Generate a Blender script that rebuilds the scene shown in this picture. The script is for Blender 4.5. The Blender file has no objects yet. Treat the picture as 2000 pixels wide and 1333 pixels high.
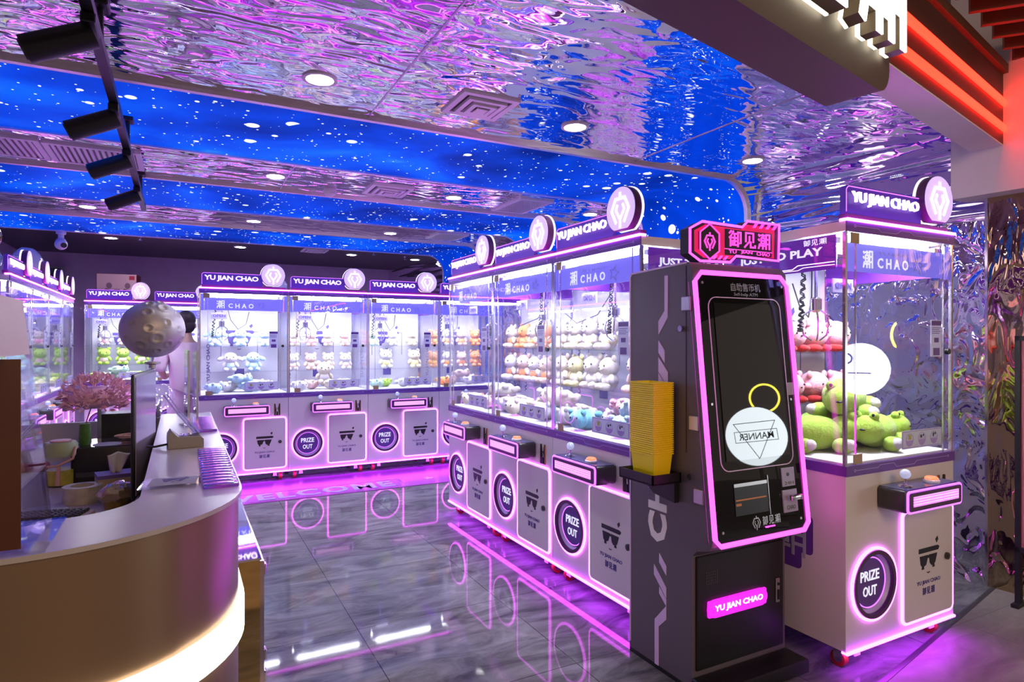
import bpy, bmesh, math, random
from mathutils import Vector, Matrix, noise as mnoise

R = math.radians
PI = math.pi
scn = bpy.context.scene
COL = scn.collection

# ------------------------------------------------------------------ camera
cam_d = bpy.data.cameras.new('camera')
cam = bpy.data.objects.new('camera', cam_d)
COL.objects.link(cam)
cam.location = (0, 0, 1.472)
cam.rotation_euler = (R(90), 0, R(-27.83))
cam_d.sensor_width = 36
cam_d.lens = 1227 / 2000 * 36
cam_d.clip_start = 0.02
scn.camera = cam

# ------------------------------------------------------------------ view, world, big lights
scn.view_settings.view_transform = 'Standard'
scn.view_settings.look = 'None'
scn.view_settings.gamma = 1
scn.view_settings.use_curve_mapping = False
scn.view_settings.exposure = 1.15
try:
    scn.cycles.max_bounces = 9
    scn.cycles.diffuse_bounces = 3
    scn.cycles.glossy_bounces = 5
    scn.cycles.transmission_bounces = 4
    scn.cycles.transparent_max_bounces = 40
    scn.cycles.caustics_reflective = True
    scn.cycles.caustics_refractive = False
    scn.cycles.sample_clamp_indirect = 3.0
    scn.cycles.blur_glossy = 1.0
except Exception:
    pass

world = bpy.data.worlds.new('mall_ambient')
scn.world = world
world.use_nodes = True
bg = world.node_tree.nodes['Background']
bg.inputs[0].default_value = (0.62, 0.50, 0.44, 1)
bg.inputs[1].default_value = 0.22


def area(name, loc, target, size, energy, color):
    l = bpy.data.lights.new(name, 'AREA')
    l.shape = 'RECTANGLE'
    l.size, l.size_y = size
    l.energy = energy
    l.color = color
    o = bpy.data.objects.new(name, l)
    COL.objects.link(o)
    o.location = loc
    o.rotation_euler = (Vector(target) - Vector(loc)).to_track_quat('-Z', 'Y').to_euler()
    return o


# the mall's own warm ceiling light outside the shop front
area('mall_ceiling_light', (0.9, -2.6, 3.3), (1.2, 1.0, 0.8), (2.6, 1.6), 48, (1.0, 0.66, 0.38))


# ------------------------------------------------------------------ materials
def newmat(name):
    m = bpy.data.materials.new(name)
    m.use_nodes = True
    nt = m.node_tree
    return m, nt, nt.nodes, nt.links, nt.nodes['Principled BSDF'], nt.nodes['Material Output']


def pbr(name, col, rough=0.5, metal=0.0, spec=0.5, var=0.0, vscale=6.0, coat=0.0):
    m, nt, N, L, b, out = newmat(name)
    b.inputs['Base Color'].default_value = (*col, 1)
    b.inputs['Roughness'].default_value = rough
    b.inputs['Metallic'].default_value = metal
    b.inputs['Specular IOR Level'].default_value = spec
    b.inputs['Coat Weight'].default_value = coat
    if var > 0:
        tc = N.new('ShaderNodeTexCoord')
        nz = N.new('ShaderNodeTexNoise')
        nz.inputs['Scale'].default_value = vscale
        nz.inputs['Detail'].default_value = 4
        mx = N.new('ShaderNodeMix')
        mx.data_type = 'RGBA'
        mx.inputs[6].default_value = (*[c * (1 - var) for c in col], 1)
        mx.inputs[7].default_value = (*[min(1, c * (1 + var)) for c in col], 1)
        L.new(tc.outputs['Object'], nz.inputs['Vector'])
        L.new(nz.outputs['Fac'], mx.inputs[0])
        L.new(mx.outputs[2], b.inputs['Base Color'])
    return m


def emis(name, col, s):
    m, nt, N, L, b, out = newmat(name)
    b.inputs['Base Color'].default_value = (*[min(1, c * .8) for c in col], 1)
    b.inputs['Emission Color'].default_value = (*col, 1)
    b.inputs['Emission Strength'].default_value = s
    b.inputs['Roughness'].default_value = 0.4
    return m


def clear(name, tint=(0.97, 0.97, 1.0), rough=0.0, ior=1.45, refl=1.0):
    """thin clear sheet: see-through with a fresnel reflection"""
    m, nt, N, L, b, out = newmat(name)
    N.remove(b)
    t = N.new('ShaderNodeBsdfTransparent')
    t.inputs[0].default_value = (*tint, 1)
    g = N.new('ShaderNodeBsdfGlossy')
    g.inputs['Roughness'].default_value = rough
    g.inputs[0].default_value = (refl, refl, refl, 1)
    f = N.new('ShaderNodeFresnel')
    ge = N.new('ShaderNodeNewGeometry')
    io = N.new('ShaderNodeMix')
    io.inputs[2].default_value = ior
    io.inputs[3].default_value = 1 / ior
    L.new(ge.outputs['Backfacing'], io.inputs[0])
    L.new(io.outputs[0], f.inputs[0])
    mx = N.new('ShaderNodeMixShader')
    L.new(f.outputs[0], mx.inputs[0])
    L.new(t.outputs[0], mx.inputs[1])
    L.new(g.outputs[0], mx.inputs[2])
    L.new(mx.outputs[0], out.inputs[0])
    return m


def ripple(name, col, sx, sy, sz, dist, rough=0.03, distortion=0.7, detail=2.0, metal=1.0):
    """hammered 'water ripple' mirror steel"""
    m, nt, N, L, b, out = newmat(name)
    b.inputs['Base Color'].default_value = (*col, 1)
    b.inputs['Metallic'].default_value = metal
    b.inputs['Roughness'].default_value = rough
    tc = N.new('ShaderNodeTexCoord')
    mp = N.new('ShaderNodeMapping')
    mp.inputs['Scale'].default_value = (sx, sy, sz)
    nz = N.new('ShaderNodeTexNoise')
    nz.inputs['Scale'].default_value = 1.0
    nz.inputs['Detail'].default_value = detail
    nz.inputs['Roughness'].default_value = 0.42
    nz.inputs['Distortion'].default_value = distortion
    bp = N.new('ShaderNodeBump')
    bp.inputs['Strength'].default_value = 1.0
    bp.inputs['Distance'].default_value = dist
    L.new(tc.outputs['Object'], mp.inputs['Vector'])
    L.new(mp.outputs[0], nz.inputs['Vector'])
    calm = N.new('ShaderNodeTexNoise')          # some sheets lie flatter than others
    calm.inputs['Scale'].default_value = 0.55
    calm.inputs['Detail'].default_value = 1.0
    L.new(tc.outputs['Object'], calm.inputs['Vector'])
    mr = N.new('ShaderNodeMapRange')
    mr.inputs['From Min'].default_value = 0.36
    mr.inputs['From Max'].default_value = 0.56
    mr.inputs['To Min'].default_value = 0.35
    L.new(calm.outputs['Fac'], mr.inputs['Value'])
    ml = N.new('ShaderNodeMath')
    ml.operation = 'MULTIPLY'
    L.new(nz.outputs['Fac'], ml.inputs[0])
    L.new(mr.outputs[0], ml.inputs[1])
    L.new(ml.outputs[0], bp.inputs['Height'])
    L.new(bp.outputs[0], b.inputs['Normal'])
    return m


def starry(name, cloud=0.35):
    m, nt, N, L, b, out = newmat(name)
    b.inputs['Base Color'].default_value = (0.002, 0.01, 0.06, 1)
    b.inputs['Roughness'].default_value = 0.6
    tc = N.new('ShaderNodeTexCoord')
    nz = N.new('ShaderNodeTexNoise')
    nz.inputs['Scale'].default_value = 0.9
    nz.inputs['Detail'].default_value = 6
    nz.inputs['Distortion'].default_value = 0.8
    L.new(tc.outputs['Object'], nz.inputs['Vector'])
    cr = N.new('ShaderNodeValToRGB')
    e = cr.color_ramp.elements
    e[0].position = 0.32
    e[0].color = (0.0, 0.012, 0.22, 1)
    e[1].position = 0.52
    e[1].color = (0.0, 0.052, 0.74, 1)
    k = cr.color_ramp.elements.new(0.68)
    k.color = (0.002, 0.12, 0.98, 1)
    k = cr.color_ramp.elements.new(0.80)
    k.color = (0.06, 0.34, 1.0, 1)
    L.new(nz.outputs['Fac'], cr.inputs[0])
    total = None
    for sc, th in ((5.0, 0.25), (11.0, 0.21), (24.0, 0.22)):
        v = N.new('ShaderNodeTexVoronoi')
        v.inputs['Scale'].default_value = sc
        L.new(tc.outputs['Object'], v.inputs['Vector'])
        sp = N.new('ShaderNodeSeparateColor')
        L.new(v.outputs['Color'], sp.inputs[0])
        p = N.new('ShaderNodeMath')
        p.operation = 'POWER'
        p.inputs[1].default_value = 1.6
        L.new(sp.outputs[0], p.inputs[0])
        q = N.new('ShaderNodeMath')
        q.operation = 'MULTIPLY'
        q.inputs[1].default_value = th
        L.new(p.outputs[0], q.inputs[0])
        d = N.new('ShaderNodeMath')
        d.operation = 'SUBTRACT'
        L.new(q.outputs[0], d.inputs[0])
        L.new(v.outputs['Distance'], d.inputs[1])
        s = N.new('ShaderNodeMath')
        s.operation = 'MULTIPLY'
        s.use_clamp = True
        s.inputs[1].default_value = 40.0
        L.new(d.outputs[0], s.inputs[0])
        if total is None:
            total = s
        else:
            a = N.new('ShaderNodeMath')
            a.operation = 'MAXIMUM'
            L.new(total.outputs[0], a.inputs[0])
            L.new(s.outputs[0], a.inputs[1])
            total = a
    mx = N.new('ShaderNodeMix')
    mx.data_type = 'RGBA'
    mx.inputs[7].default_value = (1.15, 1.2, 1.3, 1)
    L.new(total.outputs[0], mx.inputs[0])
    L.new(cr.outputs[0], mx.inputs[6])
    L.new(mx.outputs[2], b.inputs['Emission Color'])
    b.inputs['Emission Strength'].default_value = 0.50
    b.inputs['Specular IOR Level'].default_value = 0.02
    return m


def tiles(name, c0, c1, size, rough, seam=0.5, vein=0.0):
    m, nt, N, L, b, out = newmat(name)
    tc = N.new('ShaderNodeTexCoord')
    n1 = N.new('ShaderNodeTexNoise')
    n1.inputs['Scale'].default_value = 1.0
    n1.inputs['Detail'].default_value = 12
    n1.inputs['Roughness'].default_value = 0.65
    n1.inputs['Distortion'].default_value = 1.2
    mpv = N.new('ShaderNodeMapping')              # veins run diagonally across the stone
    mpv.inputs['Rotation'].default_value = (0, 0, R(35))
    mpv.inputs['Scale'].default_value = (2.2, 6.5, 1)
    L.new(tc.outputs['Object'], mpv.inputs['Vector'])
    L.new(mpv.outputs[0], n1.inputs['Vector'])
    cr = N.new('ShaderNodeValToRGB')
    cr.color_ramp.elements[0].position = 0.33
    cr.color_ramp.elements[0].color = (*c0, 1)
    cr.color_ramp.elements[1].position = 0.66
    cr.color_ramp.elements[1].color = (*c1, 1)
    L.new(n1.outputs['Fac'], cr.inputs[0])
    br = N.new('ShaderNodeTexBrick')
    br.offset = 0
    br.inputs['Scale'].default_value = 1.0
    br.inputs['Brick Width'].default_value = size
    br.inputs['Row Height'].default_value = size
    br.inputs['Mortar Size'].default_value = 0.0022
    br.inputs['Mortar Smooth'].default_value = 0.3
    L.new(tc.outputs['Object'], br.inputs['Vector'])
    mx = N.new('ShaderNodeMix')
    mx.data_type = 'RGBA'
    mx.inputs[7].default_value = (*[c * seam for c in c0], 1)
    L.new(br.outputs['Fac'], mx.inputs[0])
    L.new(cr.outputs[0], mx.inputs[6])
    L.new(mx.outputs[2], b.inputs['Base Color'])
    b.inputs['Specular IOR Level'].default_value = 0.24
    b.inputs['Roughness'].default_value = rough
    # fine scratches and wear in the polish
    n2 = N.new('ShaderNodeTexNoise')
    n2.inputs['Scale'].default_value = 9
    n2.inputs['Detail'].default_value = 8
    L.new(tc.outputs['Object'], n2.inputs['Vector'])
    mr = N.new('ShaderNodeMapRange')
    mr.inputs['To Min'].default_value = rough * 0.6
    mr.inputs['To Max'].default_value = rough * 1.6
    L.new(n2.outputs['Fac'], mr.inputs['Value'])
    L.new(mr.outputs[0], b.inputs['Roughness'])
    return m


M = {}
M['white'] = pbr('machine_white', (0.76, 0.73, 0.74), 0.35)
M['white_in'] = pbr('machine_inner_white', (0.85, 0.85, 0.88), 0.5)
M['plum'] = pbr('dark_plum', (0.085, 0.02, 0.10), 0.35)
M['purple'] = pbr('belt_purple', (0.14, 0.05, 0.36), 0.35)
M['purple_lt'] = pbr('print_lilac', (0.46, 0.34, 0.78), 0.45)
M['print'] = pbr('print_indigo', (0.10, 0.07, 0.30), 0.5)
M['print_dk'] = pbr('print_black', (0.012, 0.01, 0.02), 0.4)
M['led'] = emis('pink_led', (0.88, 0.14, 1.0), 2.5)
M['led_top'] = emis('pink_top_led', (0.9, 0.085, 1.0), 5.5)
M['led_floor'] = emis('violet_floor_led', (0.55, 0.034, 1.0), 11.0)
M['led_soft'] = emis('lilac_led', (0.62, 0.15, 1.0), .8)
M['led_mag'] = emis('magenta_led', (1.0, 0.05, 0.72), 2.0)
M['letters'] = emis('white_letters', (1.0, 0.82, 1.0), .8)
M['disc'] = emis('lilac_disc', (0.52, 0.38, 0.95), 0.55)
M['disc_sign'] = emis('round_white_sign', (0.86, 0.95, 1.0), 5.5)
M['yellow_neon'] = emis('yellow_neon', (1.0, 0.78, 0.08), 8.0)
M['lamp'] = emis('cabinet_lamp', (0.90, 0.93, 1.0), 58.0)
M['fascia'] = emis('blue_fascia', (0.16, 0.14, 0.72), 0.42)
M['sidefascia'] = emis('violet_fascia', (0.13, 0.02, 0.36), 0.25)
M['signblue'] = emis('sign_violet', (0.05, 0.012, 0.26), 0.3)
M['print_white'] = emis('print_white', (0.85, 0.88, 1.0), 0.36)
M['glass'] = clear('cabinet_glass')
M['acryl'] = clear('clear_acrylic', (0.93, 0.93, 0.97), 0.02, 1.5)
M['acryl_edge'] = pbr('acrylic_post', (0.72, 0.72, 0.85), 0.12, 0.75)
M['chrome'] = pbr('chrome', (0.8, 0.8, 0.83), 0.12, 1.0)
M['steel'] = pbr('brushed_steel', (0.55, 0.54, 0.56), 0.35, 1.0)
M['black'] = pbr('black_plastic', (0.012, 0.012, 0.014), 0.4)
M['gloss_black'] = pbr('black_gloss', (0.006, 0.006, 0.008), 0.02, 0.0, 0.6)
M['screen'] = pbr('dark_screen', (0.016, 0.017, 0.02), 0.015, 0.0, 0.75)
M['grey_dk'] = pbr('charcoal', (0.055, 0.055, 0.06), 0.3)
M['topplate'] = pbr('violet_top_plate', (0.05, 0.06, 0.22), 0.12)
M['button'] = emis('orange_button', (1.0, 0.22, 0.10), .6)
M['button_g'] = emis('green_button', (0.35, 1.0, 0.45), 1.0)
M['crystal'] = emis('crystal_ball', (0.62, 0.70, 1.0), 0.2)
M['red'] = pbr('red_rubber', (0.36, 0.012, 0.02), 0.4)
M['orange'] = pbr('orange_edge', (0.6, 0.22, 0.06), 0.4)
def backlit(name, col, f):
    m, nt, N, L, b, out = newmat(name)
    b.inputs['Base Color'].default_value = (*col, 1)
    b.inputs['Roughness'].default_value = .4
    t = N.new('ShaderNodeBsdfTranslucent')
    t.inputs[0].default_value = (*col, 1)
    mx = N.new('ShaderNodeMixShader')
    mx.inputs[0].default_value = f
    L.new(b.outputs[0], mx.inputs[1])
    L.new(t.outputs[0], mx.inputs[2])
    L.new(mx.outputs[0], out.inputs[0])
    return m


M['sticker'] = backlit('sticker_pale', (0.80, 0.80, 0.92), .6)
M['lime_print'] = pbr('print_lime', (0.45, 0.5, 0.08), 0.5)
M['back_acrylic'] = backlit('back_panel_acrylic', (0.86, 0.86, 0.90), .22)
M['tag'] = backlit('lilac_tag', (0.60, 0.55, 0.82), .35)
M['beige'] = pbr('beige_tag', (0.42, 0.30, 0.17), 0.5)
M['frost'] = pbr('chute_lilac', (0.62, 0.55, 0.82), 0.35)


def halftone(name):
    m, nt, N, L, b, out = newmat(name)
    tc = N.new('ShaderNodeTexCoord')
    ck = N.new('ShaderNodeTexChecker')
    ck.inputs['Scale'].default_value = 120
    ck.inputs['Color1'].default_value = (1, 0.55, 1, 1)
    ck.inputs['Color2'].default_value = (0.75, 0.1, 0.85, 1)
    mp = N.new('ShaderNodeMapping')
    mp.inputs['Rotation'].default_value = (0, R(45), 0)
    L.new(tc.outputs['Object'], mp.inputs['Vector'])
    L.new(mp.outputs[0], ck.inputs['Vector'])
    L.new(ck.outputs[0], b.inputs['Emission Color'])
    b.inputs['Base Color'].default_value = (0.5, 0.2, 0.5, 1)
    b.inputs['Emission Strength'].default_value = .6
    return m


M['halftone'] = halftone('display_mesh')


# ------------------------------------------------------------------ mesh helpers
class MB:
    def __init__(self):
        self.v, self.f = [], []

    def add(self, vs, fs, T=None):
        o = len(self.v)
        self.v += [tuple(T @ Vector(p)) if T is not None else tuple(p) for p in vs]
        self.f += [tuple(i + o for i in f) for f in fs]
        return self

    def box(self, x0, x1, y0, y1, z0, z1, T=None):
        vs = [(x, y, z) for z in (z0, z1) for y in (y0, y1) for x in (x0, x1)]
        return self.add(vs, [(0, 2, 3, 1), (4, 5, 7, 6), (0, 1, 5, 4), (2, 6, 7, 3), (0, 4, 6, 2), (1, 3, 7, 5)], T)

    def rbox(self, x0, x1, y0, y1, z0, z1, r=0.01, seg=3, T=None):
        bm = bmesh.new()
        bmesh.ops.create_cube(bm, size=1)
        for q in bm.verts:
            q.co = Vector(((x0 + x1) / 2 + q.co.x * (x1 - x0), (y0 + y1) / 2 + q.co.y * (y1 - y0), (z0 + z1) / 2 + q.co.z * (z1 - z0)))
        bmesh.ops.bevel(bm, geom=bm.edges[:], offset=r, segments=seg, affect='EDGES', profile=0.5)
        bm.verts.index_update()
        self.add([q.co.copy() for q in bm.verts], [tuple(x.index for x in f.verts) for f in bm.faces], T)
        bm.free()
        return self

    def prism(self, poly, a, b, ax='y', T=None):
        """2D polygon (CCW) extruded from a to b along ax"""
        n = len(poly)

        def mp(p, c):
            if ax == 'y':
                return (p[0], c, p[1])
            if ax == 'x':
                return (c, p[0], p[1])
            return (p[0], p[1], c)
        vs = [mp(p, a) for p in poly] + [mp(p, b) for p in poly]
        fs = [tuple(range(n)), tuple(range(2 * n - 1, n - 1, -1))]
        fs += [(i, i + n, (i + 1) % n + n, (i + 1) % n) for i in range(n)]
        return self.add(vs, fs, T)

    def cyl(self, p0, p1, r0, r1=None, n=16, caps=True, T=None):
        r1 = r0 if r1 is None else r1
        p0, p1 = Vector(p0), Vector(p1)
        q = (p1 - p0).to_track_quat('Z', 'Y').to_matrix()
        vs, fs = [], []
        for p, r in ((p0, r0), (p1, r1)):
            for i in range(n):
                t = 2 * PI * i / n
                vs.append(p + q @ Vector((r * math.cos(t), r * math.sin(t), 0)))
        fs += [(i, (i + 1) % n, (i + 1) % n + n, i + n) for i in range(n)]
        if caps:
            fs += [tuple(range(n - 1, -1, -1)), tuple(range(n, 2 * n))]
        return self.add(vs, fs, T)

    def tube(self, pts, r, n=8, closed=False, T=None):
        pts = [Vector(p) for p in pts]
        m = len(pts)
        vs, fs = [], []
        prev = None
        for i, p in enumerate(pts):
            a = pts[(i - 1) % m] if (closed or i > 0) else p
            b = pts[(i + 1) % m] if (closed or i < m - 1) else p
            t = (b - a)
            t = t.normalized() if t.length > 1e-9 else Vector((0, 0, 1))
            if prev is None:
                up = Vector((0, 0, 1)) if abs(t.z) < 0.9 else Vector((1, 0, 0))
                x = t.cross(up).normalized()
            else:
                x = (prev - t * prev.dot(t))
                x = x.normalized() if x.length > 1e-6 else t.orthogonal().normalized()
            prev = x
            y = t.cross(x)
            rr = r[i] if isinstance(r, (list, tuple)) else r
            for k in range(n):
                w = 2 * PI * k / n
                vs.append(p + x * rr * math.cos(w) + y * rr * math.sin(w))
        last = m if closed else m - 1
        for i in range(last):
            j = (i + 1) % m
            fs += [(i * n + k, i * n + (k + 1) % n, j * n + (k + 1) % n, j * n + k) for k in range(n)]
        if not closed:
            fs += [tuple(range(n - 1, -1, -1)), tuple(range((m - 1) * n, m * n))]
        return self.add(vs, fs, T)

    def ell(self, c, rx, ry, rz, seg=12, rings=8, T=None, rot=None):
        vs, fs = [], []
        c = Vector(c)
        Q = rot if rot is not None else Matrix.Identity(3)
        vs.append(c + Q @ Vector((0, 0, rz)))
        for i in range(1, rings):
            ph = PI * i / rings
            for k in range(seg):
                t = 2 * PI * k / seg
                vs.append(c + Q @ Vector((rx * math.sin(ph) * math.cos(t), ry * math.sin(ph) * math.sin(t), rz * math.cos(ph))))
        vs.append(c + Q @ Vector((0, 0, -rz)))
        for k in range(seg):
            fs.append((0, 1 + k, 1 + (k + 1) % seg))
            fs.append((len(vs) - 1, len(vs) - 1 - seg + (k + 1) % seg, len(vs) - 1 - seg + k))
        for i in range(rings - 2):
            for k in range(seg):
                a = 1 + i * seg + k
                b = 1 + i * seg + (k + 1) % seg
                fs.append((a, a + seg, b + seg, b))
        return self.add(vs, fs, T)

    def lathe(self, prof, c=(0, 0, 0), n=24, T=None):
        vs, fs = [], []
        for (r, z) in prof:
            for k in range(n):
                t = 2 * PI * k / n
                vs.append((c[0] + r * math.cos(t), c[1] + r * math.sin(t), c[2] + z))
        for i in range(len(prof) - 1):
            for k in range(n):
                fs.append((i * n + k, i * n + (k + 1) % n, (i + 1) * n + (k + 1) % n, (i + 1) * n + k))
        if prof[0][0] > 1e-5:
            fs.append(tuple(range(n - 1, -1, -1)))
        if prof[-1][0] > 1e-5:
            fs.append(tuple(range((len(prof) - 1) * n, len(prof) * n)))
        return self.add(vs, fs, T)

    def stroke(self, pts, w, a, b, ax='y', closed=False, T=None):
        """flat line of width w through 2D points, extruded a..b"""
        P = [Vector(p) for p in pts]
        n = len(P)
        Lf, Rt = [], []
        for i in range(n):
            d1 = (P[i] - P[i - 1]).normalized() if (i > 0 or closed) else None
            d2 = (P[(i + 1) % n] - P[i]).normalized() if (i < n - 1 or closed) else None
            d1 = d1 or d2
            d2 = d2 or d1
            n1 = Vector((-d1.y, d1.x))
            n2 = Vector((-d2.y, d2.x))
            m = (n1 + n2)
            m = m.normalized() if m.length > 1e-6 else n1
            k = w / 2 / max(0.35, m.dot(n1))
            Lf.append(P[i] + m * k)
            Rt.append(P[i] - m * k)
        seg = n if closed else n - 1
        for i in range(seg):
            j = (i + 1) % n
            self.prism([Rt[i], Rt[j], Lf[j], Lf[i]], a, b, ax, T)
        return self

    def ring(self, r0, r1, a, b, c=(0, 0), n=40, ax='y', T=None):
        for k in range(n):
            t0, t1 = 2 * PI * k / n, 2 * PI * (k + 1) / n
            q = [(c[0] + r0 * math.cos(t0), c[1] + r0 * math.sin(t0)), (c[0] + r1 * math.cos(t0), c[1] + r1 * math.sin(t0)),
                 (c[0] + r1 * math.cos(t1), c[1] + r1 * math.sin(t1)), (c[0] + r0 * math.cos(t1), c[1] + r0 * math.sin(t1))]
            self.prism(q, a, b, ax, T)
        return self

    def mesh(self, name, mat, ang=35):
        me = bpy.data.meshes.new(name)
        me.from_pydata([tuple(p) for p in self.v], [], self.f)
        bm = bmesh.new()
        bm.from_mesh(me)
        bmesh.ops.recalc_face_normals(bm, faces=bm.faces[:])
        bm.to_mesh(me)
        bm.free()
        me.polygons.foreach_set('use_smooth', [True] * len(me.polygons))
        me.set_sharp_from_angle(angle=R(ang))
        if mat is not None:
            me.materials.append(mat)
        return me

    def build(self, name, mat, parent=None, ang=35):
        o = bpy.data.objects.new(name, self.mesh(name, mat, ang))
        COL.objects.link(o)
        if parent is not None:
            o.parent = parent
        return o


def circ(r, c=(0, 0), n=32):
    return [(c[0] + r * math.cos(2 * PI * k / n), c[1] + r * math.sin(2 * PI * k / n)) for k in range(n)]


def rrect(x0, x1, z0, z1, r, seg=5):
    pts = []
    for cx, cz, a in ((x1 - r, z0 + r, -90), (x1 - r, z1 - r, 0), (x0 + r, z1 - r, 90), (x0 + r, z0 + r, 180)):
        for k in range(seg + 1):
            t = R(a + 90 * k / seg)
            pts.append((cx + r * math.cos(t), cz + r * math.sin(t)))
    return pts


_txt = {}


def text_geo(body, bold, spacing):
    key = (body, bold, spacing)
    if key in _txt:
        return _txt[key]
    c = bpy.data.curves.new('glyphs', 'FONT')
    c.body = body
    c.size = 1
    c.extrude = 0.5
    c.offset = bold
    c.resolution_u = 2
    c.space_character = spacing
    c.space_line = 0.95
    c.align_x = 'CENTER'
    o = bpy.data.objects.new('glyphs', c)
    COL.objects.link(o)
    dg = bpy.context.evaluated_depsgraph_get()
    me = bpy.data.meshes.new_from_object(o.evaluated_get(dg))
    vs = [v.co.copy() for v in me.vertices]
    fs = [tuple(p.vertices) for p in me.polygons]
    bpy.data.objects.remove(o)
    bpy.data.curves.remove(c)
    bpy.data.meshes.remove(me)
    _txt[key] = (vs, fs)
    return _txt[key]


def text(body, x0, x1, z0, z1, y, d=0.002, bold=0.0, spacing=1.0, frame=None, mb=None):
    """letters filling the box x0..x1, z0..z1 on plane y (facing -Y), thickness d; frame(x, y, z) maps into place"""
    vs, fs = text_geo(body, bold, spacing)
    ax = min(v.x for v in vs)
    bx = max(v.x for v in vs)
    ay = min(v.y for v in vs)
    by = max(v.y for v in vs)
    out = []
    for v in vs:
        x = x0 + (v.x - ax) / (bx - ax) * (x1 - x0)
        z = z0 + (v.y - ay) / (by - ay) * (z1 - z0)
        yy = y - d * (v.z + 0.5)
        out.append(frame(x, yy, z) if frame else (x, yy, z))
    mb = mb or MB()
    return mb.add(out, fs)


GLYPH = {
    '潮': [[(.02, .95), (.13, .82)], [(.0, .66), (.11, .54)], [(.02, .02), (.13, .36)], [(.19, .90), (.60, .90)], [(.395, 1.0), (.395, .76)],
          [(.25, .74), (.54, .74), (.54, .38), (.25, .38), (.25, .74)], [(.25, .56), (.54, .56)], [(.17, .24), (.61, .24)], [(.395, .38), (.395, .0)],
          [(.68, .0), (.68, .96), (.97, .96), (.97, .0)], [(.68, .66), (.97, .66)], [(.68, .36), (.97, .36)]],
    '见': [[(.17, .36), (.17, .95), (.80, .95), (.80, .36)], [(.47, .78), (.47, .42), (.05, .02)], [(.58, .42), (.58, .06), (.95, .06), (.95, .22)]],
    '御': [[(.20, 1.0), (.02, .82)], [(.23, .74), (.02, .54)], [(.13, .60), (.13, .0)], [(.37, 1.0), (.28, .82), (.63, .82)], [(.46, .82), (.46, .14)],
          [(.25, .56), (.65, .56)], [(.46, .36), (.63, .36)], [(.31, .42), (.31, .14)], [(.24, .12), (.65, .12)], [(.74, .0), (.74, .92), (.97, .92), (.97, .26), (.85, .24)]]}


def glyph(mb, body, x0, x1, z0, z1, w, a, b, frame=None, gap=.12):
    """blocky hand-drawn characters filling the box, y from a to b"""
    n = len(body)
    cw = (x1 - x0) / (n + gap * (n - 1))
    tmp = MB()
    for i, ch in enumerate(body):
        o = x0 + i * cw * (1 + gap)
        for st_ in GLYPH[ch]:
            tmp.stroke([(o + w / 2 + u * (cw - w), z0 + w / 2 + v * (z1 - z0 - w)) for u, v in st_], w, a, b)
    vs = [frame(*p) for p in tmp.v] if frame else tmp.v
    return mb.add(vs, tmp.f)


def claw_logo(mb, cx, cz, s, a, b):
    """the shop's claw mark: hooked hexagon with a forked stem"""
    def P(*q):
        return [(cx + x * s, cz + z * s) for x, z in q]
    w = 0.135 * s
    mb.stroke(P((-0.30, -0.62), (-0.66, 0.02), (-0.36, 0.56), (0.36, 0.56), (0.66, 0.02), (0.30, -0.62)), w, a, b)
    mb.stroke(P((0, 0.56), (0, 0.86)), w, a, b)
    mb.stroke(P((-0.20, 0.28), (-0.33, 0.02), (0.0, -0.46), (0.33, 0.02), (0.20, 0.28)), w * .9, a, b)
    mb.stroke(P((0, -0.40), (0, -0.86)), w, a, b)
    return mb


def shades_logo(mb, x0, x1, zc, y, d=0.002):
    """printed emblem: cap band with a diamond, sunglasses and a small smile"""
    W = x1 - x0
    a, b = y, y - d

    def P(*q):
        return [(x0 + u * W, zc + v * W) for u, v in q]
    mb.prism(P((0.0, 0.33), (1.0, 0.33), (1.07, 0.42), (0.98, 0.47), (0.0, 0.47)), a, b)
    mb.prism(P((0.92, 0.55), (1.0, 0.64), (0.97, 0.74), (0.86, 0.66)), a, b)
    for o in (0.05, 0.52):
        mb.prism(P((o, 0.24), (o + 0.05, -0.02), (o + 0.14, -0.10), (o + 0.32, -0.04), (o + 0.40, 0.16), (o + 0.42, 0.24)), a, b)
    mb.prism(P((0.44, 0.15), (0.55, 0.15), (0.55, 0.22), (0.44, 0.22)), a, b)
    mb.prism(P((0.15, -0.16), (0.27, -0.16), (0.25, -0.06), (0.17, -0.06)), a, b)
    mb.prism(P((0.70, -0.16), (0.82, -0.16), (0.80, -0.06), (0.72, -0.06)), a, b)
    mb.stroke(P((0.42, -0.27), (0.48, -0.30), (0.56, -0.27)), 0.025 * W, a, b)
    return mb


def thing(name, label, cat, loc=(0, 0, 0), rz=0.0, group=None):
    o = bpy.data.objects.new(name, None)
    COL.objects.link(o)
    o.location = loc
    o.rotation_euler = (0, 0, rz)
    o.empty_display_size = 0.1
    tag(o, label, cat, group)
    return o


def tag(o, label, cat, group=None):
    o['label'] = label
    o['category'] = cat
    if group:
        o['group'] = group
    return o


def struct(name, mb, mat):
    o = mb.build(name, mat)
    o['kind'] = 'structure'
    return o


def copy_tree(o, parent=None):
    c = o.copy()
    COL.objects.link(c)
    c.parent = parent
    for ch in list(o.children):
        copy_tree(ch, c)
    return c


rng = random.Random(7)

# ================================================================== THE SETTING
ZC = 2.77                                     # ceiling height


def wallx(y):
    return 4.28 - 0.1 * (y - 2.01)


def sill(x):                                  # the line between shop floor and mall floor
    return 1.97 + 0.2 * (x - 4.28)


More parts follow.
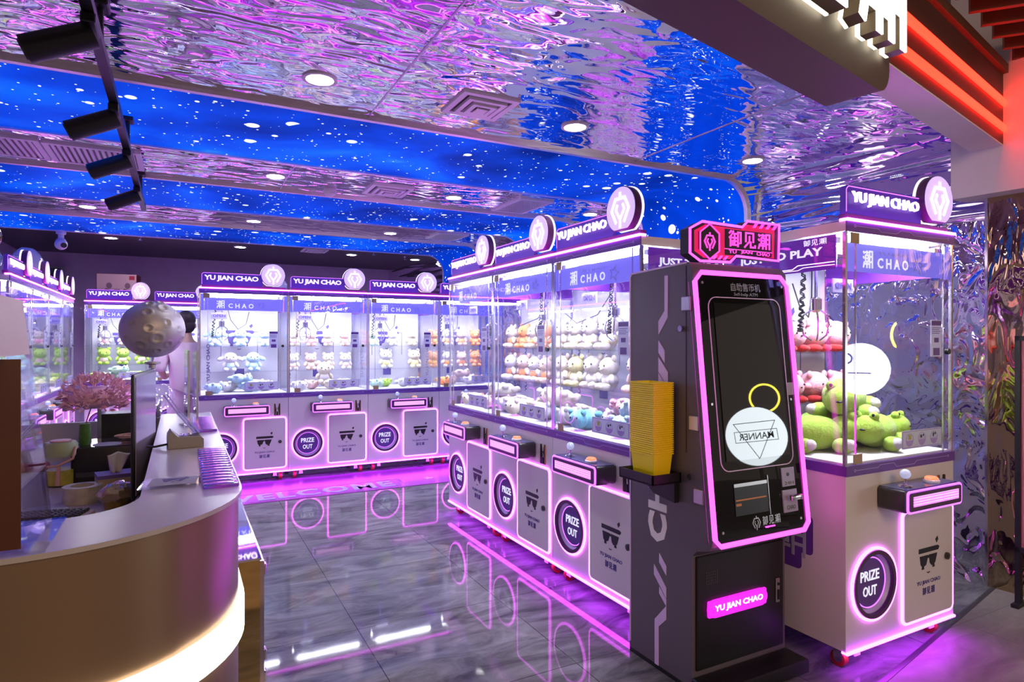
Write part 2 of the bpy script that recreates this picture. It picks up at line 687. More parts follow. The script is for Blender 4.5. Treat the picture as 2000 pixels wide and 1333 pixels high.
M['floor'] = tiles('grey_marble_tiles', (0.07, 0.072, 0.08), (0.27, 0.275, 0.285), 0.8, 0.04, 0.35)
M['mallfloor'] = tiles('mall_stone_tiles', (0.19, 0.17, 0.165), (0.31, 0.285, 0.27), 0.9, 0.35, 0.7)
M['mirror'] = ripple('rippled_mirror_steel', (0.80, 0.78, 0.84), 3.8, 8.5, 3.8, 0.027, detail=1.2)
M['wallmirror'] = ripple('rippled_wall_mirror', (0.82, 0.79, 0.86), 7.5, 8.0, 6.5, 0.034, distortion=1.1, detail=1.0)
M['wallmirror_hi'] = ripple('rippled_wall_mirror_long', (0.82, 0.79, 0.86), 1.2, 0.8, 9.0, 0.05, detail=1.0)
M['bronze'] = ripple('rippled_bronze_mirror', (0.50, 0.36, 0.20), 9, 9, 3.5, 0.03)
M['stars'] = starry('starry_light_film')
M['trim'] = pbr('pale_trim', (0.92, 0.82, 0.86), 0.38, 0.75)
M['dark_wall'] = pbr('dark_violet_paint', (0.42, 0.27, 0.50), 0.6, 0, .4, .12)
M['dark_ceiling'] = pbr('black_ceiling_paint', (0.012, 0.011, 0.018), 0.35)
M['header'] = pbr('header_taupe', (0.105, 0.08, 0.072), 0.55, 0, .4, .06)
M['header2'] = pbr('header_brown', (0.05, 0.03, 0.025), 0.5, 0, .4, .08)
M['soffit_white'] = pbr('painted_soffit', (0.85, 0.78, 0.86), 0.6, 0, .3, .05)
M['redled'] = emis('red_led', (1.0, 0.010, 0.0045), 7.0)
M['slat'] = pbr('slat_wood', (0.12, 0.055, 0.03), 0.5, 0, .4, .25, 14)

struct('floor', MB().prism([(-2.1, sill(-2.1)), (4.5, sill(4.5)), (4.5, 11.3), (-2.1, 11.3)], -0.1, 0.0, 'z'), M['floor'])
struct('floor_mall', MB().prism([(-9, -9), (13, -9), (13, sill(13)), (-9, sill(-9))], -0.1, 0.0, 'z'), M['mallfloor'])
struct('wall_back', MB().box(-2.15, 4.5, 11.2, 11.3, 0, 2.9), M['dark_wall'])
struct('wall_left', MB().box(-2.15, -2.05, 0.75, 11.2, 0, 2.9), M['dark_wall'])


def along_wall(y0, y1, z0, z1, off, t):
    """slab lying along the right wall line, its face `off` in front of it"""
    return MB().prism([(wallx(y0) - off, y0), (wallx(y0) - off + t, y0), (wallx(y1) - off + t, y1), (wallx(y1) - off, y1)], z0, z1, 'z')


struct('wall_right', along_wall(2.01, 11.2, 0, 2.2, 0, .1), M['wallmirror'])
struct('wall_right_upper', along_wall(2.01, 11.2, 2.204, 2.9, 0, .1), M['wallmirror_hi'])
struct('wall_bronze', along_wall(0.9, 2.006, 0, 2.40, 0, .1), M['bronze'])
struct('trim_wall_edge', along_wall(1.998, 2.012, 0, 2.33, 0.006, .02), M['chrome'])
struct('wall_fascia_white', along_wall(0.5, 2.13, 2.33, 3.6, 0.13, .2), M['soffit_white'])
struct('trim_floor_strip', MB().prism([(-2.1, sill(-2.1) - .012), (4.4, sill(4.4) - .012), (4.4, sill(4.4) + .012), (-2.1, sill(-2.1) + .012)], 0.0, 0.002, 'z'), M['grey_dk'])

# mirrored ceiling panels, black ceiling at the back
def ceil_panel(name, y0, y1, mat):
    ya = (lambda x: 1.44 + .205 * (x - 2.38) + .14) if y0 is None else (lambda x: y0)
    mb = MB().prism([(-2.1, ya(-2.1)), (wallx(2) + .05, ya(wallx(2))), (wallx(y1) + .05, y1), (-2.1, y1)], ZC, ZC + .08, 'z')
    return struct(name, mb, mat)


ceil_panel('ceiling', None, 3.63, M['mirror'])
ceil_panel('ceiling_mirror', 4.75, 5.69, M['mirror'])
ceil_panel('ceiling_mirror', 6.83, 7.78, M['mirror'])
ceil_panel('ceiling_dark', 8.91, 11.25, M['dark_ceiling'])
# seams between mirror sheets
for i, (x, y0, y1) in enumerate(((0.96, 1.25, 3.6), (2.9, 1.7, 3.6), (0.75, 4.8, 5.66), (2.45, 4.8, 5.66), (0.75, 6.9, 7.75), (2.45, 6.9, 7.75))):
    struct('trim_ceiling_seam', MB().box(x - .004, x + .004, y0, y1, ZC - .004, ZC + .002), M['steel'])


def loft(xe0, xe1, y0, y1, inset0, inset1, r=0.27, zlow=0.3, zc=ZC):
    """band running along the ceiling and bending down the right wall; inner surface inset0, outer inset1"""
    def prof(xe, ins):
        p = [(-2.1, zc - ins)]
        rr = r - ins
        for k in range(9):
            t = R(90 - 90 * k / 8)
            p.append((xe - r + rr * math.cos(t), zc - r + rr * math.sin(t)))
        p.append((xe - ins, zlow))
        return p
    mb = MB()
    n = len(prof(0, 0))
    vs = []
    for xe, y in ((xe0, y0), (xe1, y1)):
        for ins in (inset0, inset1):
            vs += [(x, y, z) for x, z in prof(xe, ins)]
    fs = []
    for i in range(n - 1):
        fs += [(i, i + 1, 2 * n + i + 1, 2 * n + i), (n + i, 3 * n + i, 3 * n + i + 1, n + i + 1),
               (i, n + i, n + i + 1, i + 1), (2 * n + i, 2 * n + i + 1, 3 * n + i + 1, 3 * n + i)]
    fs += [(0, 2 * n, 3 * n, n), (n - 1, 2 * n - 1, 4 * n - 1, 3 * n - 1)]
    return mb.add(vs, fs)


for k in range(3):
    y0 = 3.63 + 2.07 * k + (0.01 if k == 2 else 0)
    y1 = y0 + 1.12
    xa, xb = wallx(y0) - .05, wallx(y1) - .05
    struct('ceiling_starry_band', loft(xa, xb, y0, y1, 0.010, -0.015), M['stars'])
    struct('trim_%d' % (2 * k + 1), loft(xa, xa, y0 - .035, y0, 0.022, -0.02), M['trim'])
    struct('trim_%d' % (2 * k + 2), loft(xb, xb, y1, y1 + .03, 0.022, -0.02), M['trim'])

# shop-front header: sign box on the left, recessed brown fascia with red LED lines on the right
HU = math.atan(0.205)
HT = Matrix.Translation((2.38, 1.44, 0)) @ Matrix.Rotation(HU, 4, 'Z')


def hobj(name, mb, mat, kind='structure'):
    mb.v = [tuple(HT @ Vector(p)) for p in mb.v]
    o = mb.build(name, mat)
    if kind:
        o['kind'] = kind
    return o


hp = [(-7.0, 2.40), (-0.10, 2.40)] + [(-0.10 + .10 * math.sin(R(a)), 2.50 - .10 * math.cos(R(a))) for a in (15, 30, 45, 60, 75)] + [(0, 2.50), (0, 3.6), (-7.0, 3.6)]
hobj('header_sign_box', MB().prism(hp, 0.0, 0.20), M['header'])
hobj('header_beam', MB().box(0.0, 1.86, 0.06, 0.22, 2.60, 3.0), M['header2'])
hobj('header_beam_soffit', MB().box(0.0, 1.86, 0.062, 0.218, 2.592, 2.60), M['soffit_white'])
hobj('trim_header_top', MB().box(0.0, 1.86, 0.035, 0.22, 3.0, 3.05), M['slat'])
for i, z in enumerate((2.686, 2.832)):
    o = hobj('led_line', MB().rbox(0.02, 1.84, 0.045, 0.062, z - .021, z + .021, .004, 1), M['redled'], None)
    tag(o, ['lower', 'upper'][i] + ' of the two red LED lines on the brown header', 'light strip')

# slatted mall ceiling, lit red
sd = Vector((-math.sin(R(42)), math.cos(R(42)), 0))
sn = Vector((math.cos(R(42)), math.sin(R(42)), 0))
for k in range(12):
    c = Vector((3.35, 1.55, 0)) + sn * (-0.42 + .17 * k)
    a, b = c - sd * 2.2, c + sd * 0.9
    # stop each slat at the header line
    u = HT.inverted() @ b
    while (HT.inverted() @ b).y > 0.02 and (b - a).length > .3:
        b = b - sd * .02
    w = sn * 0.014
    o = MB().prism([(a + w).to_2d(), (a - w).to_2d(), (b - w).to_2d(), (b + w).to_2d()], 3.06, 3.18, 'z').build('ceiling_slat', M['slat'])
    tag(o, 'brown wooden slat of the red lit mall ceiling above the brown header', 'ceiling slat', 'wooden slats of the mall ceiling')
struct('ceiling_mall', MB().box(-8, 10, -8, 3.2, 3.62, 3.7), pbr('mall_ceiling_paint', (0.10, 0.085, 0.085), .6))

# white halo-lit shop sign letters on the header
M['signwhite'] = emis('shop_sign_face', (1.0, 0.97, 0.93), 1.5)
M['signhalo'] = emis('shop_sign_halo', (1.0, 0.95, 0.72), 1.8)
M['signreturn'] = pbr('sign_return', (0.22, 0.17, 0.12), .4)
for ch, u0, u1, lab in (('御', -1.42, -1.02, 'white halo-lit sign character on the header, leftmost and mostly out of frame'),
                        ('见', -0.945, -0.54, 'white halo-lit sign character on the header, second from its right end'),
                        ('潮', -0.475, -0.055, 'white halo-lit sign character at the right end of the header')):
    st = thing('shop_sign_letter', lab, 'sign', group='shop sign on the header')
    for nm, mt, yy, dd, bd in (('face', 'signwhite', -.075, .006, .028), ('return', 'signreturn', -.025, .05, .026), ('halo_light', 'signhalo', -.010, .010, .012)):
        mb = glyph(MB(), ch, u0, u1, 2.495, 2.93, .050 + (.006 if nm == 'halo_light' else 0), yy - dd, yy)
        mb.v = [tuple(HT @ Vector(p)) for p in mb.v]
        mb.build(nm, M[mt], st)

# ================================================================== CEILING FITTINGS
M['downlight'] = emis('downlight_glow', (1.0, 0.98, 0.95), 60.0)
M['vent'] = pbr('vent_white', (0.90, 0.82, 0.87), .45)
rowname = {0: 'in the near mirrored ceiling panel', 1: 'in the second mirrored ceiling panel', 2: 'in the third mirrored ceiling panel', 3: 'in the black ceiling at the back'}
lights = [(0, 0.61, 3.19), (0, 2.11, 3.18), (0, 3.63, 3.18), (1, 0.66, 5.23), (1, 2.18, 5.26), (1, 3.70, 5.30),
          (2, -0.79, 7.26), (2, 0.70, 7.30), (2, 2.23, 7.36), (3, -0.77, 9.32), (3, 0.73, 9.40), (3, 2.27, 9.46), (3, 3.30, 9.56)]
cnt = {}
tot = {0: 3, 1: 3, 2: 3, 3: 4}
ordw = ['first', 'second', 'third', 'fourth']
for r_, x, y in lights:
    i = cnt.get(r_, 0)
    cnt[r_] = i + 1
    t = thing('downlight', '%s round white downlight from the left %s' % (ordw[i], rowname[r_]), 'ceiling light', (x, y, ZC), 0, 'recessed round downlights')
    MB().ring(.066, .084, -.008, .004, n=36, ax='z').build('bezel', M['vent'], t)
    MB().cyl((0, 0, -.003), (0, 0, .004), .066, n=32).build('diffuser', M['downlight'], t)


def diffuser(x, y, s, lab, rz=0.0):
    t = thing('ceiling_vent', lab, 'air vent', (x, y, ZC), rz)
    h = s / 2
    for i, (a, b, z0, z1) in enumerate(((h, h * .80, -.012, .0), (h * .68, h * .52, -.022, -.006), (h * .42, h * .26, -.03, -.012))):
        mb = MB()
        mb.box(-a, a, -a, -b, z0, z1).box(-a, a, b, a, z0, z1).box(-a, -b, -b, b, z0, z1).box(b, a, -b, b, z0, z1)
        mb.build(['frame', 'cone', 'cone'][i], M['vent'], t)
    MB().box(-h * .2, h * .2, -h * .2, h * .2, -.036, -.03).build('core', M['vent'], t)
    MB().box(-h * .82, h * .82, -h * .82, h * .82, -.004, -.001).build('backing', M['grey_dk'], t)


diffuser(1.46, 3.14, .33, 'square white stepped air diffuser in the near mirrored ceiling panel')
diffuser(1.58, 5.28, .36, 'square white stepped air diffuser in the second mirrored ceiling panel')
diffuser(1.70, 9.28, .34, 'small square white diffuser in the black ceiling above the back row')


def grille(x, y, sx, sy, lab, n, mesh=False, rz=0):
    t = thing('ceiling_vent', lab, 'air vent', (x, y, ZC), rz)
    a, b = sx / 2, sy / 2
    f = .035
    mb = MB().box(-a, a, -b, -b + f, -.014, 0).box(-a, a, b - f, b, -.014, 0).box(-a, -a + f, -b + f, b - f, -.014, 0).box(a - f, a, -b + f, b - f, -.014, 0)
    mb.build('frame', M['vent'], t)
    MB().box(-a + f, a - f, -b + f, b - f, -.003, -.001).build('backing', M['black'], t)
    sl = MB()
    for k in range(n):
        x0 = -a + f + (sx - 2 * f) * (k + .5) / n
        w = (sx - 2 * f) / n * .27
        sl.box(x0 - w, x0 + w, -b + f, b - f, -.011, -.003)
    if mesh:
        for k in range(n):
            y0 = -b + f + (sy - 2 * f) * (k + .5) / n
            w = (sy - 2 * f) / n * .25
            sl.box(-a + f, a - f, y0 - w, y0 + w, -.011, -.003)
    sl.build('slats', M['vent'], t)


grille(-1.10, 5.24, .58, .50, 'white slatted return grille, left of the pair beside the track light', 14)
grille(-0.52, 5.26, .56, .50, 'white slatted return grille, right of the pair beside the track light', 14)
grille(2.89, 5.28, .36, .60, 'white mesh return grille in the second mirrored ceiling panel', 16, True)
grille(2.92, 7.26, .40, .46, 'white mesh return grille in the third mirrored ceiling panel', 14, True)

t = thing('smoke_detector', 'white smoke detector hanging from the second mirrored ceiling panel', 'smoke detector', (1.13, 5.47, ZC))
MB().lathe([(.05, 0), (.055, -.012), (.052, -.03)]).build('base', M['vent'], t)
MB().lathe([(.045, -.03), (.047, -.045), (.03, -.058), (0, -.06)]).build('sensor_cap', M['vent'], t)
for x, y, lab in ((2.48, 9.0, 'small chrome sprinkler head over the middle of the back row'), (-.44, 9.05, 'small chrome sprinkler head at the left of the black ceiling'), (3.05, 9.3, 'small chrome sprinkler head at the right of the black ceiling')):
    t = thing('sprinkler', lab, 'sprinkler', (x, y, ZC))
    MB().lathe([(.03, 0), (.03, -.006), (.012, -.01), (.012, -.035), (.022, -.045), (.022, -.05), (0, -.052)], n=14).build('head', M['chrome'], t)

# track light with four black spot heads
t = thing('track_light', 'long black ceiling track carrying four black cylinder spotlights', 'track light', (-.27, 4.0, 2.56))
MB().box(-.018, .018, -2.6, 2.05, 0, .036).build('rail', M['black'], t)
for y in (-1.15, .25, 1.6):
    MB().cyl((0, y, .03), (0, y, ZC - 2.56), .012, n=8).rbox(-.03, .03, y - .05, y + .05, ZC - 2.59, ZC - 2.56, .005, 1).build('hanger', M['black'], t)
for i, y in enumerate((2.55, 3.45, 4.23, 5.20)):
    h = thing('spotlight', '%s black cylinder spotlight from the near end of the ceiling track' % ordw[i], 'spotlight', (-.27, y, 2.56), 0, 'spotlights on the black track')
    MB().rbox(-.022, .022, -.07, .07, -.035, -.001, .004, 1).build('track_adapter', M['black'], h)
    T = Matrix.Translation((-.01, 0, -.055)) @ Matrix.Rotation(R(-26), 4, 'Y')
    MB().cyl((0.02, 0, 0), (-.19, 0, 0), .045, n=24, T=T).build('barrel', M['black'], h)
    MB().cyl((-.19, 0, 0), (-.196, 0, 0), .036, .033, n=24, T=T).build('lens', M['grey_dk'], h)
    MB().cyl((-.05, -.047, 0), (-.05, .047, 0), .008, n=8, T=T).build('yoke', M['black'], h)

# security camera, wall speaker
t = thing('security_camera', 'white dome security camera hanging from the dark ceiling at far left', 'security camera', (-1.23, 8.93, ZC))
MB().lathe([(.05, 0), (.05, -.05), (.03, -.06), (.03, -.10), (.05, -.12)], n=18).build('mount', M['vent'], t)
MB().ell((0, 0, -.17), .065, .065, .065, 18, 12).build('ball', M['vent'], t)
MB().cyl((0.03, -.05, -.185), (0.038, -.063, -.188), .03, n=16).build('lens', M['black'], t)
t = thing('wall_speaker', 'small grey speaker box on the dark back wall at far left', 'speaker', (-1.62, 11.2, 2.38))
MB().rbox(-.13, .13, -.16, 0, -.17, .17, .02).build('housing', pbr('speaker_grey', (.25, .24, .28), .5), t)
MB().rbox(-.10, .10, -.168, -.158, -.14, .14, .01, 1).build('speaker_mesh', M['grey_dk'], t)

# ================================================================== CLAW MACHINES
W2, DP = 0.423, 0.72


def make_machine():
    r = thing('claw_machine', 'x', 'claw machine')
    # cabinet with a round hole in its front
    hx, hz, hr = -.227, .375, .140
    mb = MB()
    x0, x1, z0, z1 = -W2, W2, .105, .876
    n = 48
    c = [(hx + hr * math.cos(2 * PI * k / n), hz + hr * math.sin(2 * PI * k / n)) for k in range(n)]
    cor = [(x1, z1), (x0, z1), (x0, z0), (x1, z0)]
    vs = [(x, 0, z) for x, z in c] + [(x, 0, z) for x, z in cor]
    fs = []
    q = n // 4
    for s in range(4):
        for k in range(s * q, (s + 1) * q):
            fs.append((n + s, k, (k + 1) % n))
        fs.append((n + s, ((s + 1) * q) % n, n + (s + 1) % 4))
    vs += [(x, DP, z) for x, z in cor]
    b = n + 4
    for s in range(4):
        fs.append((n + s, n + (s + 1) % 4, b + (s + 1) % 4, b + s))
    fs.append((b, b + 1, b + 2, b + 3))
    mb.add(vs, fs)
    mb.build('cabinet', M['white'], r)
    ch = MB()
    for k in range(n):
        t0, t1 = 2 * PI * k / n, 2 * PI * (k + 1) / n
        ch.add([(hx + hr * math.cos(t0), 0, hz + hr * math.sin(t0)), (hx + hr * math.cos(t1), 0, hz + hr * math.sin(t1)),
                (hx + .118 * math.cos(t1), .026, hz + .118 * math.sin(t1)), (hx + .118 * math.cos(t0), .026, hz + .118 * math.sin(t0))], [(0, 1, 2, 3)])
    ch.build('prize_chute', M['frost'], r)
    MB().tube([(hx + .161 * math.cos(2 * PI * k / 48), -.006, hz + .161 * math.sin(2 * PI * k / 48)) for k in range(48)], .0075, 8, True).build('prize_ring_light', M['led'], r)
    MB().ring(.134, .153, -.014, .002, (hx, hz), 48).build('prize_ring', M['plum'], r)
    fl = MB().cyl((hx, .016, hz), (hx, .030, hz), .1175, n=40).build('prize_flap', M['purple'], r)
    MB().tube([(hx + .113 * math.cos(2 * PI * k / 40), .015, hz + .113 * math.sin(2 * PI * k / 40)) for k in range(40)], .003, 6, True).build('flap_rim', M['led_soft'], fl)
    text('PRIZE', hx - .068, hx + .068, hz + .008, hz + .054, .0158, .002, .015).build('lettering', M['print_white'], fl)
    text('OUT', hx - .050, hx + .050, hz - .062, hz - .016, .0158, .002, .015).build('lettering', M['print_white'], fl)
    # service door
    dx0, dx1, dz0, dz1 = -.008, .392, .150, .662
    d = MB().prism(rrect(dx0, dx1, dz0, dz1, .022), -.012, .002).build('service_door', M['white'], r)
    p = rrect(dx0 - .009, dx1 + .009, dz0 - .009, dz1 + .009, .03)
    MB().tube([(x, -.006, z) for x, z in p], .0065, 8, True).build('door_light', M['led'], d)
    shades_logo(MB(), .105, .265, .405, -.0121).build('emblem', M['print_dk'], d)
    text('YU JIAN CHAO', .088, .284, .302, .326, -.0121, .0015, .02).build('lettering', M['print'], d)
    glyph(MB(), '御见潮', .135, .236, .254, .292, .0042, -.0135, -.0121).build('lettering', M['print'], d)
    MB().cyl((.338, -.022, .415), (.338, -.011, .415), .017, n=20).cyl((.338, -.026, .415), (.338, -.021, .415), .009, n=14).build('lock', M['grey_dk'], d)
    # control box
    bx0, bx1, bz0, bz1, by = -.203, .223, .715, .815, -.143
    cb = MB().rbox(bx0, bx1, by + .012, 0, bz0, bz1, .014).build('control_box', M['grey_dk'], r)
    p = rrect(bx0 + .004, bx1 - .004, bz0 + .004, bz1 - .004, .016)
    MB().tube([(x, by + .006, z) for x, z in p], .0055, 8, True).build('front_light', M['led_soft'], cb)
    MB().prism(rrect(bx0 + .011, bx1 - .011, bz0 + .010, bz1 - .010, .010), by, by + .014).build('front_panel', M['plum'], cb)
    MB().box(bx0 + .036, bx1 - .036, by - .002, by + .002, bz0 + .030, bz1 - .026).build('light_display', M['halftone'], cb)
    MB().box(bx0 + .012, bx1 - .012, by + .02, -.006, bz1, bz1 + .002).build('top_plate', M['topplate'], cb)
    js = MB().lathe([(.030, 0), (.028, .004), (.012, .006), (.006, .010), (.006, .040)], (-.110, -.075, bz1 + .002), 18)
    js.build('joystick', M['chrome'], cb)
    MB().ell((-.110, -.075, bz1 + .058), .022, .022, .022, 16, 12).build('joystick_ball', M['crystal'], cb)
    MB().lathe([(.034, 0), (.034, .008), (.029, .012)], (.095, -.075, bz1 + .002), 24).build('button_ring', M['white_in'], cb)
    MB().lathe([(.028, .008), (.028, .018), (.022, .024), (0, .026)], (.095, -.075, bz1 + .002), 24).build('push_button', M['button'], cb)
    # coin acceptor
    cx, cz = .312, .752
    cs = MB().prism([(cx - .028, cz + .062), (cx - .028, cz - .062), (cx - .018, cz - .062), (cx - .008, cz - .01), (cx - .018, cz + .062)], -.006, .001)
    cs.prism([(cx + .028, cz - .062), (cx + .028, cz + .062), (cx + .018, cz + .062), (cx + .008, cz + .01), (cx + .018, cz - .062)], -.006, .001)
    cs.prism([(cx - .012, cz - .06), (cx + .012, cz - .06), (cx + .006, cz - .02), (cx - .006, cz - .02)], -.008, .001)
    co = cs.build('coin_slot', M['print_dk'], r)
    MB().box(cx - .031, cx - .028, -.007, .001, cz - .06, cz + .06).box(cx + .028, cx + .031, -.007, .001, cz - .06, cz + .06).build('slot_edge', M['orange'], co)
    MB().cyl((cx, -.009, cz + .015), (cx, .001, cz + .015), .008, n=12).build('return_button', M['chrome'], co)
    # purple belt and header band with thin circuit lines
    be = MB().box(-W2 - .002, W2 + .002, -.006, DP, .876, .921).build('belt', M['purple'], r)
    lm = MB().stroke([(-.36, .899), (-.2, .899), (-.185, .909), (-.08, .909), (-.06, .890), (.08, .890), (.1, .904), (.36, .904)], .0022, -.0066, -.0055)
    lm.ring(.004, .007, -.0066, -.0055, (-.366, .899), 12).ring(.004, .007, -.0066, -.0055, (.366, .904), 12)
    lm.build('circuit_lines', M['purple_lt'], be)
    hd = MB().box(-W2, W2, 0, DP, 1.955, 2.0).build('header', M['white'], r)
    MB().box(-W2, W2, -.006, 0, 1.953, 1.999).build('header_band', M['purple'], hd)
    lm = MB().stroke([(-.36, 1.980), (-.2, 1.980), (-.18, 1.968), (-.06, 1.968), (-.03, 1.984), (.05, 1.984), (.08, 1.97), (.36, 1.976)], .0022, -.0070, -.0055)
    lm.ring(.004, .007, -.0070, -.0055, (-.366, 1.980), 12).ring(.004, .007, -.0070, -.0055, (.366, 1.976), 12)
    lm.build('circuit_lines', M['purple_lt'], hd)
    MB().rbox(-W2 - .004, W2 + .004, -.014, .03, 1.999, 2.013, .004, 2).build('top_light', M['led_top'], r)
    MB().rbox(-W2 - .003, W2 + .003, -.012, .02, .094, .106, .004, 2).build('bottom_light', M['led_floor'], r)
    MB().box(-W2 + .01, W2 - .01, .03, DP - .01, .098, .105).build('underside', M['grey_dk'], r)
    # illuminated top sign
    MB().box(-.40, .40, .012, .050, 2.012, 2.036).build('sign_base', M['plum'], r)
    sb = MB().prism([(-.405, 2.036), (.17, 2.036), (.17, 2.150), (.155, 2.165), (-.385, 2.165), (-.405, 2.148)], .014, .040).build('sign_board', M['signblue'], r)
    text('YU JIAN CHAO', -.375, .128, 2.074, 2.136, .006, .010, .016, .94).build('lettering', M['letters'], sb)
    MB().stroke([(-.398, 2.045), (-.398, 2.145), (-.383, 2.159), (.152, 2.159)], .004, .0125, .014).build('edge_line', M['led_soft'], sb)
    disc = [(.272 + .120 * math.cos(t), 2.158 + .120 * math.sin(t)) for t in [R(-62 + (242 + 62) * k / 40) for k in range(41)]]
    dd = MB().prism(disc, -.012, .030).build('logo_disc', M['plum'], r)
    MB().prism([(.272 + (x - .272) * .97, 2.158 + (z - 2.158) * .97) for x, z in disc], -.016, -.0118).build('disc_face', M['disc'], dd)
    claw_logo(MB(), .272, 2.155, .108, -.020, -.015).build('claw_mark', M['letters'], dd)
    MB().prism([(.272 + (x - .272) * 1.03, 2.158 + (z - 2.158) * 1.03) for x, z in disc], .030, .042).build('disc_rim', M['letters'], dd)
    # glass box
    MB().box(-W2 + .014, W2 - .014, .004, .010, .921, 1.953).build('front_glass', M['glass'], r)
    for s in (-1, 1):
        MB().box(s * (W2 - .008) - .003, s * (W2 - .008) + .003, .016, DP - .016, .921, 1.953).build('side_glass', M['glass'], r)
        for y in (.008, DP - .008):
            MB().box(s * (W2 - .007) - .007, s * (W2 - .007) + .007, y - .007, y + .007, .921, 1.954).build('corner_post', M['acryl_edge'], r)
        MB().box(s * .345 - .0015, s * .345 + .0015, .0035, .0105, .921, 1.953).build('glass_joint', M['acryl_edge'], r)
        MB().box(s * .398 - .016, s * .398 + .016, .018, .022, 1.78, 1.945).build('side_strip', M['fascia'], r)
    bp = MB().box(-W2 + .016, W2 - .016, DP - .022, DP - .012, .93, 1.945).build('back_panel', M['back_acrylic'], r)
    Y = DP - .0222
    shades_logo(MB(), -.14, .14, 1.46, Y).build('print', M['print'], bp)
    MB().stroke([(-.19, 1.30), (-.19, 1.52), (.19, 1.58), (.19, 1.30)], .005, Y, Y - .002).build('print', M['print'], bp)
    MB().box(-.05, .05, Y - .002, Y, 1.05, 1.16).build('print', M['print'], bp)
    text('YU JIAN CHAO', 0, .42, 0, .045, 0, .002, .02, .93, frame=lambda x, y, z: (-.29 - z, Y + y, 1.02 + x)).build('lettering', M['print'], bp)
    MB().box(-W2 + .016, W2 - .016, .014, DP - .014, .921, .930).build('prize_floor', M['white_in'], r)
    for y in (.095, .255):
        MB().box(-.34, .34, y - .022, y + .022, 1.940, 1.954).build('interior_light', M['lamp'], r)
    # blue fascia inside the front glass
    fa = MB().box(-.372, .372, .026, .032, 1.785, 1.912).build('front_fascia', M['fascia'], r)
    glyph(MB(), '潮', -.266, -.188, 1.800, 1.888, .0085, .0235, .0255).build('lettering', M['print_white'], fa)
    text('CHAO', -.155, .085, 1.808, 1.856, .0255, .002, .022, 1.6).build('lettering', M['print_white'], fa)
    text('YU JIAN', -.150, .082, 1.868, 1.884, .0255, .001, 0, .96).build('lettering', M['sticker'], fa)
    st = [(.165 + (.042 if k % 2 == 0 else .019) * math.sin(2 * PI * k / 10 + .25), 1.838 + (.042 if k % 2 == 0 else .019) * math.cos(2 * PI * k / 10 + .25)) for k in range(10)]
    MB().stroke(st, .004, .0235, .0255, closed=True).build('star', M['sticker'], fa)
    for s in (-1, 1):
        X = s * (W2 - .014)
        sf = MB().box(X - .002, X + .002, .055, DP - .03, 1.795, 1.95).build('side_fascia', M['sidefascia'], r)
        X2 = s * (W2 - .0122)
        if s < 0:
            fr = lambda x, y, z: (X2 + y, .10 + (.52 - x), z)
        else:
            fr = lambda x, y, z: (X2 - y, .10 + x, z)
        mb = text('JUST TO PLAY', .02, .50, 1.852, 1.902, 0, .002, .03, frame=fr)
        mb.build('lettering', M['print_white'], sf)
        glyph(MB(), '御见潮', .40, .52, 1.912, 1.942, .003, -.002, 0, frame=fr).build('lettering', M['print_white'], sf)
        ln = MB().stroke([(.06, 1.828), (.25, 1.828), (.28, 1.812), (.45, 1.812), (.48, 1.822), (.67, 1.822)], .004, X2 - .001, X2 + .001, 'x')
        ln.stroke([(.06, 1.815), (.22, 1.815), (.25, 1.805), (.67, 1.805)], .003, X2 - .001, X2 + .001, 'x')
        ln.build('circuit_lines', M['letters'], sf)
    # crane: gantry rail, carriage, coil cable, three-prong claw, OPEN tag
    MB().box(-.36, .36, .30, .33, 1.915, 1.94).box(-.40, -.37, .06, .66, 1.915, 1.94).box(.37, .40, .06, .66, 1.915, 1.94).build('gantry', M['steel'], r)
    cr = MB().rbox(-.27, -.13, .24, .38, 1.835, 1.915, .008, 2).build('carriage', M['steel'], r)
    MB().box(-.31, -.16, .14, .146, 1.70, 1.765).build('open_tag', M['tag'], cr)
    text('OPEN', -.295, -.175, 1.718, 1.748, .1395, .0015, .02).build('lettering', M['print'], cr)
    cl = MB().cyl((-.20, .31, 1.84), (-.20, .31, 1.68), .008, n=10).lathe([(.012, .03), (.028, .02), (.028, -.035), (.012, -.045)], (-.20, .31, 1.66), 16).build('claw', M['chrome'], r)
    for k in range(3):
        a = 2 * PI * k / 3 + .5
        ca, sa = math.cos(a), math.sin(a)
        pr = [(.018, 1.63), (.060, 1.60), (.074, 1.55), (.058, 1.50), (.022, 1.475)]
        MB().tube([(-.20 + q * ca, .31 + q * sa, z) for q, z in pr], .0045, 6).build('prong', M['chrome'], cl)
    pts = []
    for k in range(90):
        t = k / 89
        q = t * 2 * PI * 22
        px = -.20 - .06 - .03 * math.sin(PI * t)
        pts.append((px + .012 * math.cos(q), .33 + .012 * math.sin(q), 1.88 - .36 * math.sin(PI * t * .96)))
    MB().tube(pts, .004, 5).build('coil_cable', M['black'], r)
    MB().tube([(-.16, .36, 1.90), (-.11, .40, 1.70), (-.03, .48, 1.60), (.06, .60, 1.66), (.10, .68, 1.80)], .004, 6).build('hose', M['grey_dk'], r)
    # clear shelves, stickers, lock, little tags
    for z in (1.405, 1.13):
        MB().box(-W2 + .03, W2 - .03, DP - .225, DP - .024, z, z + .006).build('shelf', M['acryl'], r)
    ru = MB().prism(rrect(-.005, .325, .962, 1.048, .006), .001, .0035).build('rules_sticker', M['sticker'], r)
    mb = MB()
    mb.stroke(rrect(0.0, .320, .967, 1.043, .005), .003, .0002, .001, closed=True)
    for x in (.055, .155, .255):
        mb.prism([(x + .028 * math.cos(t), 1.0 + .028 * math.sin(t)) for t in [R(180 + 180 * k / 12) for k in range(13)]], .0002, .001)
        mb.ring(.028, .030, .0002, .001, (x, 1.004), 24)
    mb.build('print', M['purple_lt'], ru)
